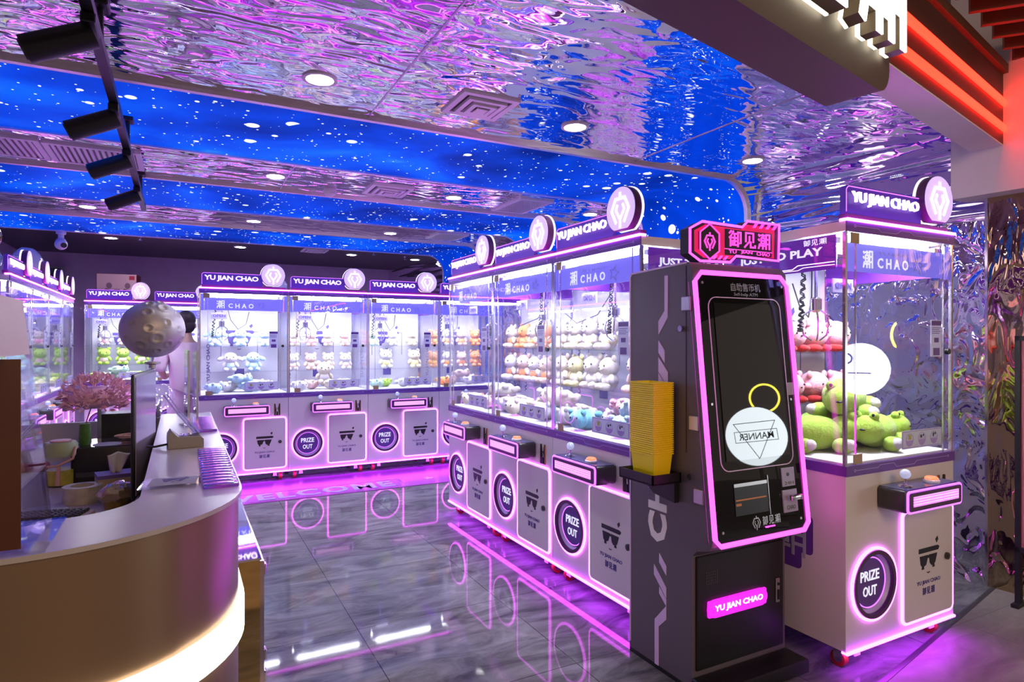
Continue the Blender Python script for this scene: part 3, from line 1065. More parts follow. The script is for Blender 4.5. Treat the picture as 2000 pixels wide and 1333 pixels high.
    mb = MB().prism([(.045, 1.004), (.068, 1.004), (.068, 1.028), (.045, 1.028)], .0002, .001)
    mb.build('print', M['lime_print'], ru)
    MB().ell((.148, 0, 1.015), .008, .001, .008, 10, 6).ell((.166, 0, 1.02), .006, .001, .006, 10, 6).build('print', M['print_dk'], ru)
    mb = MB().ell((.25, 0, 1.017), .006, .001, .011, 10, 6).ell((.265, 0, 1.022), .006, .001, .006, 10, 6)
    mb.build('print', M['print_dk'], ru)
    no = MB().box(.232, .322, .001, .0035, 1.395, 1.575).build('notice_sticker', M['sticker'], r)
    mb = MB().box(.236, .318, .0002, .001, 1.548, 1.571)
    for k in range(4):
        mb.box(.24, .312 - .01 * (k % 2), .0002, .001, 1.535 - .009 * k, 1.538 - .009 * k)
    mb.build('print', M['purple'], no)
    MB().box(.258, .296, .0002, .001, 1.465, 1.488).build('print', M['purple'], no)
    MB().box(.25, .304, .0002, .001, 1.402, 1.438).build('print', M['purple'], no)
    MB().cyl((.366, -.012, 1.420), (.366, .004, 1.420), .014, n=16).build('glass_lock', M['black'], r)
    MB().box(-.385, -.325, .0, .0035, 1.905, 1.952).build('glass_clip', M['beige'], r)
    MB().box(-.365, -.305, .0, .0035, .925, .968).build('glass_clip', M['beige'], r)
    # side decal (dark badge with the shop's characters)
    for s in (-1, 1):
        X = s * W2
        fr = (lambda x, y, z: (X + y, .18 + (.30 - x), z)) if s < 0 else (lambda x, y, z: (X - y, .18 + x, z))
        mb = MB()
        for (a, b2, c2, d2) in ((.0, .16, .33, .40), (.04, .26, .40, .62), (.20, .32, .48, .66)):
            q = [fr(x, -.001, z) for x, z in rrect(a, b2, c2, d2, .02)]
            mb.prism([(p[1], p[2]) for p in q], X - .001, X + .001, 'x')
        sd_ = mb.build('side_badge', M['purple'], r)
        X0 = X
        mb = glyph(MB(), '潮', .06, .29, .45, .62, .016, -.0022, -.0012, frame=fr)
        mb.build('lettering', M['sticker'], sd_)
        text('CHAO', .01, .15, .345, .385, -.0012, .001, .02, frame=fr).build('lettering', M['sticker'], sd_)
    # castors
    for sx in (-1, 1):
        for y in (.07, DP - .07):
            x = sx * (W2 - .07)
            ca_ = MB().box(x - .022, x + .022, y - .030, y + .030, .088, .098).box(x - .021, x - .017, y - .018, y + .024, .035, .09).box(x + .017, x + .021, y - .018, y + .024, .035, .09).build('caster', M['chrome'], r)
            MB().cyl((x - .014, y + .008, .036), (x + .014, y + .008, .036), .036, n=22).build('wheel', M['red'], ca_)
            MB().cyl((x - .016, y + .008, .036), (x + .016, y + .008, .036), .018, n=16).build('hub', M['steel'], ca_)
        MB().prism([(sx * (W2 - .13) - .015, .094), (sx * (W2 - .13) - .02, .05), (sx * (W2 - .13) + .02, .05), (sx * (W2 - .13) + .015, .094)], .03, .036).build('foot_bracket', M['white'], r)
    return r


proto = make_machine()
MACH = {}


def place(key, x, y, rz, label, sx=1.0):
    m = proto if not MACH else copy_tree(proto)
    m.location = (x, y, 0)
    m.rotation_euler = (0, 0, R(rz))
    m.scale = (sx, 1, 1)
    tag(m, label, 'claw machine', 'claw machines')
    MACH[key] = m
    return m


place('M0', 2.573 + .425, 1.75, 0, 'claw machine at the right with lime and pink plush, beside the coin kiosk')
for k in range(3):
    place('B%d' % k, 2.042, 2.478 + .425 + .85 * k, -90, ['claw machine directly behind the coin kiosk, with pink and blue plush',
                                                       'middle claw machine of the row behind the coin kiosk, with cream plush',
                                                       'farthest claw machine of the row behind the coin kiosk, with orange plush'][k])
for k in range(4):
    place('A%d' % k, .163 + .425 + .85 * k, 6.99, 0, ['leftmost claw machine of the back row, with pale blue long-eared plush',
                                                    'second claw machine of the back row, with cream and peach plush',
                                                    'third claw machine of the back row, with white and lemon plush',
                                                    'claw machine at the right end of the back row, filled with orange plush'][k])
for k in range(4):
    place('C%d' % k, -1.2, 6.26 + .425 + .85 * k, 90, ['nearest claw machine of the left row, seen past the acrylic sheet',
                                                     'second claw machine of the left row, counted from the counter',
                                                     'third claw machine of the left row, counted from the counter',
                                                     'farthest claw machine of the left row, in the back corner'][k])
place('D0', -.735, 10.0, 0, 'claw machine in the back corner with green plush, under the red toy box', .92)
place('D1', .055, 10.0, 0, 'claw machine in the back corner behind the person and the silver moon balloon', .92)

# ================================================================== PLUSH TOYS
PC = {'pale blue': (.55, .78, .92), 'white': (.86, .84, .84), 'cream': (.88, .80, .62), 'peach': (.90, .66, .55), 'pink': (.88, .42, .50),
      'lemon': (.90, .84, .35), 'orange': (.90, .34, .10), 'lime': (.46, .74, .10), 'teal': (.20, .55, .70), 'mint': (.55, .82, .62)}


def fleece(name, col):
    m, nt, N, L, b, out = newmat(name)
    b.inputs['Base Color'].default_value = (*col, 1)
    b.inputs['Roughness'].default_value = .95
    b.inputs['Specular IOR Level'].default_value = .15
    b.inputs['Sheen Weight'].default_value = .3
    tc = N.new('ShaderNodeTexCoord')
    nz = N.new('ShaderNodeTexNoise')
    nz.inputs['Scale'].default_value = 90
    bp = N.new('ShaderNodeBump')
    bp.inputs['Distance'].default_value = .003
    L.new(tc.outputs['Object'], nz.inputs['Vector'])
    L.new(nz.outputs['Fac'], bp.inputs['Height'])
    L.new(bp.outputs[0], b.inputs['Normal'])
    return m


for k_, c_ in PC.items():
    M['f_' + k_] = fleece('fleece_' + k_.replace(' ', '_'), c_)
M['f_red'] = fleece('fleece_red', (.55, .03, .03))
PROTO = {}


def plush_proto(kind, col, shirt):
    """generic soft toys, about 0.2 m tall sitting, facing -Y, base at z=0"""
    key = (kind, col, shirt)
    if key in PROTO:
        return PROTO[key]
    mb = MB()
    sh = None
    eyes, nose, tips = [], [], []
    if kind in ('bear', 'lop'):
        mb.ell((0, 0, .056), .052, .046, .058, 14, 9)
        mb.ell((0, -.006, .138), .066, .058, .056, 16, 10)
        for s in (-1, 1):
            mb.ell((s * .056, -.018, .070), .019, .020, .032, 10, 7, rot=Matrix.Rotation(s * R(-28), 3, 'Y'))
            mb.ell((s * .036, -.050, .022), .023, .036, .022, 10, 7)
            if kind == 'bear':
                mb.ell((s * .046, 0, .186), .022, .014, .022, 10, 7)
            else:
                mb.ell((s * .088, .004, .128), .040, .016, .023, 12, 7, rot=Matrix.Rotation(s * R(24), 3, 'Y'))
        mb.ell((0, -.056, .126), .026, .016, .018, 10, 7)
        for s in (-1, 1):
            eyes.append(((s * .030, -.057, .146), .0055, .005, .007))
        nose.append(((0, -.072, .131), .006, .004, .0045))
        if shirt:
            sh = MB().ell((0, 0, .058), .055, .049, .046, 14, 9)
    elif kind == 'round':
        mb.ell((0, 0, .095), .088, .078, .076, 18, 12)
        for s in (-1, 1):
            mb.ell((s * .070, -.020, .155), .020, .014, .022, 10, 7)
            mb.ell((s * .088, -.015, .092), .022, .024, .020, 10, 7)
            eyes.append(((s * .030, -.074, .105), .005, .004, .006))
        nose.append(((0, -.079, .090), .007, .004, .005))
        sh = MB()
        for s in (-1, 1):
            sh.ell((s * .046, -.032, .022), .036, .050, .022, 12, 8)
    elif kind == 'crawler':                       # long lying toy with stubby feet and pale toe tips
        mb.ell((0, .02, .070), .078, .125, .068, 16, 11)
        mb.ell((0, -.110, .085), .062, .062, .056, 14, 10)
        mb.ell((0, .150, .050), .030, .060, .026, 10, 8)
        for s in (-1, 1):
            for y in (-.06, .09):
                mb.ell((s * .080, y, .030), .034, .040, .030, 12, 8)
                tips.append((s * .102, y - .018, .036))
            mb.ell((s * .030, -.118, .138), .019, .019, .019, 10, 7)
            eyes.append(((s * .030, -.134, .144), .006, .005, .007))
        nose.append(((0, -.172, .090), .012, .005, .004))
    elif kind == 'bun':                           # small heap-filling toy lying on its back
        mb.ell((0, 0, .052), .062, .074, .052, 14, 9)
        mb.ell((0, -.088, .058), .052, .048, .048, 14, 9)
        for s in (-1, 1):
            mb.ell((s * .040, -.098, .096), .017, .012, .017, 9, 6)
            mb.ell((s * .058, .010, .082), .020, .028, .018, 9, 6)
            mb.ell((s * .040, .074, .060), .022, .028, .022, 9, 6)
            eyes.append(((s * .020, -.130, .070), .005, .004, .006))
    o = mb.build('plush_toy', M['f_' + col], None, 80)
    for nm_, li in (('eye', eyes), ('nose', nose)):
        for c_, a_, b_, d_ in li:
            MB().ell(c_, a_, b_, d_, 8, 6).build(nm_, M['print_dk'], o, 80)
    for c_ in tips:
        MB().ell(c_, .022, .022, .022, 10, 7).build('toe_tip', M['f_white'], o, 80)
    if sh is not None:
        sh.build({'round': 'feet'}.get(kind, 'shirt'), M['f_' + shirt], o, 80)
    PROTO[key] = [o, False]
    return PROTO[key]


MNAME = {'M0': 'machine beside the kiosk', 'B0': 'machine behind the kiosk', 'B1': 'middle kiosk-row machine', 'B2': 'far kiosk-row machine',
         'A0': 'leftmost back-row machine', 'A1': 'second back-row machine', 'A2': 'third back-row machine', 'A3': 'rightmost back-row machine',
         'C0': 'nearest left-row machine', 'C1': 'second left-row machine', 'C2': 'third left-row machine', 'C3': 'farthest left-row machine',
         'D0': 'corner machine under the toy box', 'D1': 'corner machine behind the person'}
ORD = ['first', 'second', 'third', 'fourth', 'fifth', 'sixth', 'seventh', 'eighth']


def put(key, kind, col, shirt, x, y, z, where, rz=0.0, rx=0.0, s=1.0, ry=0.0):
    pr = plush_proto(kind, col, shirt)
    o = pr[0] if not pr[1] else copy_tree(pr[0])
    pr[1] = True
    m = MACH[key]
    Tm = Matrix.Translation(m.location) @ Matrix.Rotation(m.rotation_euler.z, 4, 'Z') @ Matrix.Diagonal((*m.scale, 1))
    p = Tm @ Vector((x, y, z))
    o.location = p
    o.rotation_euler = (R(rx), R(ry), m.rotation_euler.z + R(rz))
    o.scale = (s, s, s)
    word = {'bear': 'bear', 'lop': 'long-eared', 'round': 'round', 'crawler': 'crawling', 'bun': 'lying'}[kind]
    tag(o, '%s %s plush, %s, in %s' % (col, word, where, MNAME[key]), 'plush toy', 'plush toys in ' + MNAME[key])
    return o


def shelf_row(key, kind, cols, shirt, z, name, n, x0, x1, s=.95, y=.555):
    for i in range(n):
        x = x0 + (x1 - x0) * (i / max(1, n - 1))
        put(key, kind, cols[i % len(cols)], shirt, x, y + rng.uniform(-.012, .012), z, '%s from left on %s shelf' % (ORD[i], name), rng.uniform(-9, 9), 0, s * rng.uniform(.96, 1.04))


def heap(key, kind, cols, shirt, spots, s=1.0):
    for i, (x, y, z, rz, rx) in enumerate(spots):
        put(key, kind, cols[i % len(cols)], shirt, x, y, z, '%s in the floor heap' % ORD[i], rz, rx, s * rng.uniform(.95, 1.05))


UP, LO, FL = 1.4115, 1.1365, .9305
HEAP6 = [(-.29, .20, FL, 20, 0), (-.12, .34, FL, -30, 0), (.06, .22, FL, 40, 0), (.24, .36, FL, -15, 0), (-.04, .28, FL + .085, 70, 0), (.15, .52, FL, 10, 0)]
HEAP8 = [(-.30, .18, FL, 20, 0), (-.15, .36, FL, -30, 0), (.02, .20, FL, 40, 0), (.19, .36, FL, -15, 0), (.30, .18, FL, 80, 0), (-.07, .28, FL + .09, 70, 0), (.14, .26, FL + .09, -40, 0), (-.28, .50, FL, 10, 0)]

# back row
shelf_row('A0', 'lop', ['pale blue'], 'white', UP, 'upper', 3, -.25, .25, 1.0)
shelf_row('A0', 'lop', ['white', 'pale blue'], 'pale blue', LO, 'lower', 2, -.10, .13, 1.12)
heap('A0', 'bun', ['pale blue', 'white'], None, HEAP6, 1.05)
shelf_row('A1', 'bear', ['cream', 'peach'], 'pink', UP, 'upper', 4, -.29, .29, .95)
shelf_row('A1', 'bear', ['white', 'peach', 'cream'], 'peach', LO, 'lower', 4, -.30, .30, 1.0)
heap('A1', 'bun', ['white', 'peach', 'cream'], None, HEAP6[:4], 1.0)
put('A1', 'bear', 'cream', 'white', 0.0, .30, FL + .06, 'sitting on top of the floor heap', 0, 0, 1.25)
shelf_row('A2', 'bear', ['mint', 'white', 'cream'], 'lemon', UP, 'upper', 3, -.22, .27, 1.0)
shelf_row('A2', 'bear', ['white', 'cream'], 'lemon', LO, 'lower', 2, -.06, .30, 1.15)
heap('A2', 'bun', ['mint', 'lime', 'white', 'lemon'], None, HEAP6[:4], .95)
for z_, nm_ in ((UP, 'upper'), (LO, 'lower')):
    shelf_row('A3', 'bear', ['orange', 'white', 'peach'], 'orange', z_, nm_, 4, -.29, .29, 1.05)
heap('A3', 'bun', ['orange', 'peach', 'white'], None, HEAP6, 1.0)
# row behind the kiosk
shelf_row('B0', 'bear', ['peach', 'pink', 'peach'], 'pink', UP, 'upper', 3, -.26, .26, 1.2, .54)
shelf_row('B0', 'bear', ['peach', 'cream', 'pink'], 'teal', LO, 'lower', 3, -.24, .26, 1.3, .54)
heap('B0', 'bun', ['teal', 'white', 'pale blue', 'pale blue', 'pale blue', 'pink', 'pale blue', 'white'], None, HEAP8, 1.12)
shelf_row('B1', 'bear', ['cream'], 'lemon', UP, 'upper', 4, -.29, .29, 1.15, .54)
shelf_row('B1', 'bear', ['cream', 'lemon', 'cream'], 'cream', LO, 'lower', 4, -.29, .29, 1.2, .54)
heap('B1', 'bun', ['cream', 'cream', 'white'], None, HEAP8, 1.15)
shelf_row('B2', 'bear', ['cream', 'orange'], 'orange', UP, 'upper', 4, -.29, .29, 1.0)
shelf_row('B2', 'bear', ['white', 'peach'], 'orange', LO, 'lower', 4, -.29, .29, 1.1)
heap('B2', 'bun', ['cream', 'white', 'peach'], None, HEAP8, 1.05)
# the machine beside the kiosk: pink on the shelves, lime on the floor
for z_, nm_ in ((UP, 'upper'), (LO, 'lower')):
    shelf_row('M0', 'round', ['pink'], 'red', z_, nm_, 4, -.29, .27, 1.0, .54)
put('M0', 'crawler', 'lime', 'white', -.20, .30, FL, 'lying at the left of the floor', 60, 0, 1.25)
put('M0', 'crawler', 'lime', 'white', .12, .22, FL, 'lying at the front of the floor', -70, 0, 1.25)
put('M0', 'crawler', 'lime', 'white', .10, .47, FL, 'lying behind the others on the floor', 80, 0, 1.25)
put('M0', 'crawler', 'lime', 'white', .06, .34, FL + .155, 'topmost of the heap', -60, 8, 1.35)
put('M0', 'crawler', 'lime', 'white', .33, .36, FL, 'lying at the right of the floor', 10, 0, 1.1)
# left row and corner
shelf_row('C0', 'bear', ['white', 'cream'], 'pink', LO, 'lower', 3, -.25, .25, 1.1)
heap('C0', 'bun', ['white', 'cream'], None, HEAP6, 1.0)
shelf_row('C1', 'bear', ['lime', 'white'], 'white', LO, 'lower', 3, -.25, .25, 1.1)
heap('C1', 'bun', ['lime', 'lemon', 'cream'], None, HEAP6, 1.0)
shelf_row('C2', 'bear', ['lime', 'mint'], 'peach', LO, 'lower', 3, -.25, .25, 1.1)
heap('C2', 'bun', ['lemon', 'cream'], None, HEAP6[:4], 1.0)
shelf_row('C3', 'bear', ['lime'], 'peach', LO, 'lower', 3, -.25, .25, 1.1)
heap('C3', 'bun', ['lemon', 'lime'], None, HEAP6[:4], 1.0)
shelf_row('D0', 'bear', ['white', 'cream'], 'pink', UP, 'upper', 3, -.22, .26, 1.0)
shelf_row('D0', 'bear', ['lime'], 'peach', LO, 'lower', 3, -.24, .26, 1.2)
heap('D0', 'bun', ['lime', 'mint', 'cream'], None, HEAP6, 1.05)
shelf_row('D1', 'bear', ['lime', 'white'], 'peach', LO, 'lower', 3, -.26, .24, 1.15)
heap('D1', 'bun', ['white', 'cream'], None, HEAP6[:4], 1.05)

# ================================================================== COIN KIOSK
KX0, KX1 = -.285, .285
M['kiosk'] = pbr('kiosk_charcoal', (0.13, 0.108, 0.145), 0.42)
M['kioskblack'] = pbr('kiosk_black', (0.010, 0.009, 0.011), 0.38)
M['kprint'] = pbr('kiosk_lilac_print', (0.78, 0.60, 0.98), 0.5)
M['kwhite'] = pbr('kiosk_white_print', (0.88, 0.86, 0.90), 0.5)
M['pill'] = emis('magenta_pill', (0.85, 0.02, 0.75), .6)
kio = thing('coin_kiosk', 'tall black self-service coin kiosk with slanted screen and magenta light frame', 'kiosk', (2.176, 1.972, 0))
tl = math.atan2(.122, 1.135)                     # screen tilt
side = [(.41, 0.02), (.41, 1.775), (.40, 1.79), (.02, 1.805), (-.004, 1.775), (-.118, .66), (-.10, .62), (-.03, .60), (0.0, .57), (0.0, .02)]
MB().prism(side, KX0, KX1, 'x').build('housing', M['kiosk'], kio)
MB().prism([(.408, .05), (.408, 1.775), (.398, 1.793), (.03, 1.807), (.03, 1.80), (.392, 1.785), (.400, 1.772), (.400, .05)], KX0 - .003, KX0 + .02, 'x').build('edge_trim', M['kprint'], kio)
MB().rbox(KX0 - .005, KX1 + .005, -.127, .0, 0, .062, .006, 1).box(KX0, KX1, 0, .41, 0, .02).build('base', M['kioskblack'], kio)
# lower door with its lit name pill, lock plate, speaker patch
ld = MB().rbox(KX0 + .02, KX1 - .02, -.010, .004, .085, .565, .004, 1).build('lower_door', M['kioskblack'], kio)
MB().rbox(KX0 + .075, KX1 - .145, -.024, -.008, .300, .372, .007, 2).prism(rrect(KX0 + .075, KX1 - .145, .300, .372, .0355), -.026, -.008).build('name_light', M['pill'], ld)
text('YU JIAN CHAO', KX0 + .105, KX1 - .175, .319, .352, -.0262, .002, .018, 1.0).build('lettering', M['letters'], ld)
MB().rbox(KX1 - .075, KX1 - .050, -.016, -.009, .285, .395, .003, 1).build('lock_plate', M['steel'], ld)
MB().cyl((KX1 - .0625, -.019, .37), (KX1 - .0625, -.015, .37), .007, n=12).box(KX1 - .068, KX1 - .057, -.019, -.015, .30, .345).build('lock_lever', M['kioskblack'], ld)
sp = MB()
for i in range(6):
    for j in range(5):
        sp.box(KX0 + .07 + .012 * i, KX0 + .077 + .012 * i, -.0115, -.0095, .44 + .012 * j, .447 + .012 * j)
sp.build('speaker_holes', M['grey_dk'], ld)

# slanted front: everything built flat (x, depth, height along the slope) then leaned back
PT = Matrix.Translation((0, -.128, .634)) @ Matrix.Rotation(-tl, 4, 'X')
H = 1.142


def tilt(mb):
    mb.v = [tuple(PT @ Vector(p)) for p in mb.v]
    return mb


out = [(KX0 + .03, 0), (KX1 - .03, 0), (KX1, .03), (KX1, H - .04), (KX1 - .04, H), (KX0 + .04, H), (KX0, H - .04), (KX0, .03)]
fp = tilt(MB().prism([(x * .965, .02 + z * .966) for x, z in out], .0, .03)).build('front_panel', M['gloss_black'], kio)
tilt(MB().tube([(x * .985, -.002, .008 + z * .986) for x, z in out], .0105, 8, True)).build('light_frame', M['led_mag'], kio)
tilt(MB().prism([(x * 1.05, -.012 + z * 1.02) for x, z in out], .018, .024)).build('clear_bezel', M['acryl'], kio)
tilt(MB().box(-.185, .200, -.004, .001, .34, 1.005)).build('screen', M['screen'], kio)
tilt(MB().stroke(rrect(-.215, .222, .30, 1.03, .045), .004, -.0025, .001, closed=True)).build('screen_border', M['kprint'], fp)
tilt(text('自助售币机', -.075, .105, 1.060, 1.096, -.001, .002, .01)).build('lettering', M['steel'], fp)
tilt(text('Self-help ATM', -.060, .085, 1.036, 1.054, -.001, .002, .0)).build('lettering', M['steel'], fp)
tilt(glyph(MB(), '御见潮', -.005, .105, .058, .098, .004, -.003, -.001)).build('lettering', M['steel'], fp)
tilt(text('YU JIAN CHAO', .010, .070, .046, .054, -.001, .002, .0)).build('lettering', M['led_mag'], fp)
tilt(claw_logo(MB(), -.040, .075, .034, -.003, 0)).build('claw_mark', M['steel'], fp)
for x, z in ((-.24, 1.09), (.245, 1.09), (-.235, .06), (.235, .06), (-.24, .58), (.24, .58)):
    tilt(MB().cyl((x, -.004, z), (x, .001, z), .006, n=10)).build('screw', M['steel'], fp)
# coin tray window
tw = tilt(MB().box(-.155, .045, -.0035, .001, .115, .245)).build('tray_window', M['black'], kio)
tilt(MB().box(-.155, .040, -.0045, -.002, .232, .246).box(.043, .047, -.006, .001, .10, .265)).build('tray_flap', M['steel'], tw)
tilt(MB().box(-.15, .03, -.0042, -.003, .175, .181).box(-.15, -.12, -.0042, -.003, .155, .165)).build('tray_ridge', M['orange'], tw)
pl = tilt(MB().box(.135, .215, -.005, .001, .205, .285)).build('scan_plate', M['tag'], kio)
tilt(MB().cyl((.172, -.007, .256), (.172, -.004, .256), .008, n=12)).build('scan_eye', M['black'], pl)
tilt(text('24H', .148, .205, .212, .226, -.005, .001, .0)).build('lettering', M['grey_dk'], pl)
pl = tilt(MB().box(.130, .220, -.005, .001, .095, .190)).build('note_plate', M['tag'], kio)
tilt(MB().rbox(.152, .225, -.035, -.004, .146, .170, .006, 2)).build('note_slot', M['chrome'], pl)
tilt(text('CHAO', .150, .205, .106, .124, -.005, .001, .0)).build('lettering', M['grey_dk'], pl)
tilt(MB().box(.226, .262, -.0035, .001, .60, .655)).build('price_tag', M['sticker'], fp)
# left flank: lilac chevrons, white CHAO running upwards, hinges and locks
X = KX0


def flank(poly, mat, name):
    return MB().prism(poly, X - .0025, X + .001, 'x').build(name, mat, kio)


def para(y0, y1, z0, z1, sk):
    # lilac slashes: the edge away from the screen sits lower
    return [(y0, z0 + sk), (y1, z0), (y1, z1), (y0, z1 + sk)]


flank([(.145, 1.76), (.165, 1.76), (.165, 1.605), (.205, 1.56), (.205, 1.50), (.145, 1.575)], M['kprint'], 'slash')
flank(para(.165, .205, 1.42, 1.475, -.045), M['kprint'], 'slash')
flank(para(.145, .205, 1.335, 1.40, -.065), M['kprint'], 'slash')
flank(para(.165, .205, 1.285, 1.33, -.045), M['kprint'], 'slash')
flank(para(.155, .20, .485, .525, -.045), M['kprint'], 'slash')
flank(para(.155, .235, .420, .465, -.080), M['kprint'], 'slash')
flank(para(.155, .20, .345, .375, -.040), M['kprint'], 'slash')
flank([(.155, .305), (.155, .245), (.205, .195), (.205, .02), (.23, .02), (.23, .22)], M['kprint'], 'slash')
mb = text('CHAO', 0, .56, 0, .125, 0, .002, .045, 1.05, frame=lambda x, y, z: (X - .0005 + y, .275 - z, .572 + x))
mb.build('lettering', M['kwhite'], kio)
for z in (1.60, 1.10, .80):
    hg = MB().rbox(X - .010, X + .002, -.02 - .10 * (1.775 - z) / 1.11 + .035, .015 - .10 * (1.775 - z) / 1.11 + .055, z, z + .06, .003, 1).build('hinge', M['steel'], kio)
for z in (1.525, .905):
    MB().cyl((X - .018, .075 - .10 * (1.775 - z) / 1.11, z), (X + .002, .075 - .10 * (1.775 - z) / 1.11, z), .013, n=14).build('side_lock', M['chrome'], kio)
MB().box(X - .0015, X + .001, .030, .034, 1.0, 1.79).build('panel_seam', M['black'], kio)

# neon header sign on the kiosk
sgx, sgz = -.270, 1.815
base = [(0, .030), (.058, 0), (.235, .004), (.272, .034), (.545, .028), (.55, .195), (.345, .195), (.31, .165), (.070, .170), (0, .135)]
sp_ = [(sgx + x, sgz + z) for x, z in base]
sg = MB().prism(sp_, .03, .085).build('header_sign', M['kioskblack'], kio)
MB().tube([(x, .026, z) for x, z in sp_], .0055, 8, True).build('neon_outline', M['led_mag'], sg)
M['signred'] = emis('sign_red_film', (0.75, 0.01, 0.12), .25)
M['signpink'] = emis('sign_pink_lines', (1.0, 0.07, 0.55), .6)
cx_, cz_ = sgx + .275, sgz + .098
MB().prism([(cx_ + (x - cx_) * .90, cz_ + (z - cz_) * .84) for x, z in sp_], .0285, .0305).build('red_film', M['signred'], sg)
MB().prism([(sgx + .05, sgz + .05), (sgx + .12, sgz + .012), (sgx + .175, sgz + .05), (sgx + .175, sgz + .125), (sgx + .115, sgz + .158), (sgx + .05, sgz + .125)], .0268, .0284).prism(
    [(sgx + .205, sgz + .035), (sgx + .50, sgz + .042), (sgx + .50, sgz + .150), (sgx + .205, sgz + .150)], .0268, .0284).build('dark_field', M['kioskblack'], sg)
ln = MB()
hx_ = [(sgx + .112 + .070 * math.sin(2 * PI * k / 6) * .92, sgz + .086 + .076 * math.cos(2 * PI * k / 6)) for k in range(6)]
ln.stroke(hx_, .006, .022, .026, closed=True)
claw_logo(ln, sgx + .112, sgz + .086, .046, .022, .026)
for k in range(4):
    x = sgx + .372 + .042 * k
    ln.prism([(x, .168 + sgz), (x + .018, .168 + sgz), (x + .036, .188 + sgz), (x + .018, .188 + sgz)], .022, .026)
for k in range(3):
    x = sgx + .125 + .032 * k
    ln.prism([(x, .012 + sgz), (x + .015, .012 + sgz), (x + .033, .030 + sgz), (x + .018, .030 + sgz)], .022, .026)
ln.stroke([(sgx + .20, sgz + .062), (sgx + .50, sgz + .062)], .003, .022, .026)
ln.build('neon_lines', M['signpink'], sg)
glyph(MB(), '御见潮', sgx + .222, sgx + .488, sgz + .070, sgz + .148, .0075, .022, .026, gap=.12).build('lettering', M['signpink'], sg)
for wd, wa, wb in (('YU', .225, .272), ('JIAN', .300, .372), ('CHAO', .400, .485)):
    text(wd, sgx + wa, sgx + wb, sgz + .044, sgz + .060, .026, .003, .0).build('lettering', M['signpink'], sg)

# basket tray on the kiosk's flank and the nested yellow baskets
M['yellow'] = pbr('yellow_plastic', (1.0, 0.80, 0.01), 0.32)
bx, by_ = 1.817, 2.14
tr = MB()
for (a, b_, c_, d_) in ((-.088, .066, -.112, -.106), (-.088, .066, .106, .112), (-.088, -.082, -.112, .112), (.060, .066, -.112, .112)):
    tr.box(a, b_, c_, d_, .0, .040)
tr.box(-.088, .066, -.112, .112, -.004, .003)
tr.prism([(-.10, 0), (.10, 0), (.10, -.035), (.03, -.075), (-.10, -.09)], .040, .066, 'x')
tray = tr.build('basket_tray', M['kioskblack'], kio)
tray.location = (bx - 2.176, by_ - 1.972, .872)
bm_ = MB()
wx, wy, hb = .052, .075, .115
tx, ty = .043, .064
for (z0, ax0, ay0, z1, ax1, ay1) in ((0, tx, ty, hb, wx, wy),):
    ou = [(-ax0, -ay0, z0), (ax0, -ay0, z0), (ax0, ay0, z0), (-ax0, ay0, z0), (-ax1, -ay1, z1), (ax1, -ay1, z1), (ax1, ay1, z1), (-ax1, ay1, z1)]
    e = .0016
    inn = [(x - math.copysign(e, x), y - math.copysign(e, y), max(z, e)) for x, y, z in ou]
    bm_.add(ou + inn, [(0, 1, 2, 3), (0, 4, 5, 1), (1, 5, 6, 2), (2, 6, 7, 3), (3, 7, 4, 0),
                       (8, 9, 10, 11), (8, 12, 13, 9), (9, 13, 14, 10), (10, 14, 15, 11), (11, 15, 12, 8),
                       (4, 12, 13, 5), (5, 13, 14, 6), (6, 14, 15, 7), (7, 15, 12, 4)])
e = .0042
for (a, b_, c_, d_) in ((-wx - e, wx + e, -wy - e, -wy), (-wx - e, wx + e, wy, wy + e), (-wx - e, -wx, -wy, wy), (wx, wx + e, -wy, wy)):
    bm_.box(a, b_, c_, d_, hb - .0055, hb)
b0 = bm_.build('yellow_basket', M['yellow'])
NB = 34
for k in range(NB):
    o = b0 if k == 0 else b0.copy()
    if k:
        COL.objects.link(o)
    o.location = (bx, by_, .876 + .0092 * k)
    o.rotation_euler = (0, 0, R(rng.uniform(-.7, .7)))
    tag(o, 'yellow plastic basket nested in the tall stack on the kiosk tray', 'basket', 'yellow baskets stacked on the kiosk tray')
tag(b0, 'yellow plastic basket at the very bottom of the stack on the kiosk tray', 'basket', 'yellow baskets stacked on the kiosk tray')
tag(o, 'yellow plastic basket at the very top of the stack on the kiosk tray', 'basket', 'yellow baskets stacked on the kiosk tray')

# ================================================================== SERVICE COUNTER
M['countertop'] = pbr('counter_top_satin', (0.47, 0.44, 0.47), 0.24, 0, .5, .04, 3)
M['counterskin'] = pbr('counter_taupe_metal', (0.29, 0.20, 0.135), 0.30, 0.5, .5, .04, 3)
M['counter_in'] = pbr('counter_inner', (0.42, 0.39, 0.38), 0.5)
M['warmled'] = emis('warm_white_led', (1.0, 0.86, 0.62), 2.0)
M['goldmirror'] = ripple('gold_mirror', (0.78, 0.52, 0.20), 1.3, 1.3, 1.3, 0.004, .05)
M['silvermirror'] = ripple('silver_mirror', (0.85, 0.83, 0.86), 1.5, 1.5, 1.5, 0.003, .03)
M['rosemirror'] = pbr('rose_mirror', (0.72, 0.58, 0.62), 0.12, 1.0)
YB = 3.65


def ctr_outer(o=0.0):
    r = .42 + o
    p = [(.14 + o, YB + o)]
    p += [(-.28 + r * math.cos(R(a)), 1.77 + r * math.sin(R(a))) for a in range(0, -91, -5)]
    p += [(-2.0, 1.35 - o)]
    return p


def ctr_inner():
    r = .15
    p = [(-2.0, 1.60)]
    p += [(-.235 + r * math.cos(R(a)), 1.75 + r * math.sin(R(a))) for a in range(-90, 1, -1 * -10)]
    p += [(-.085, YB)]
    return p


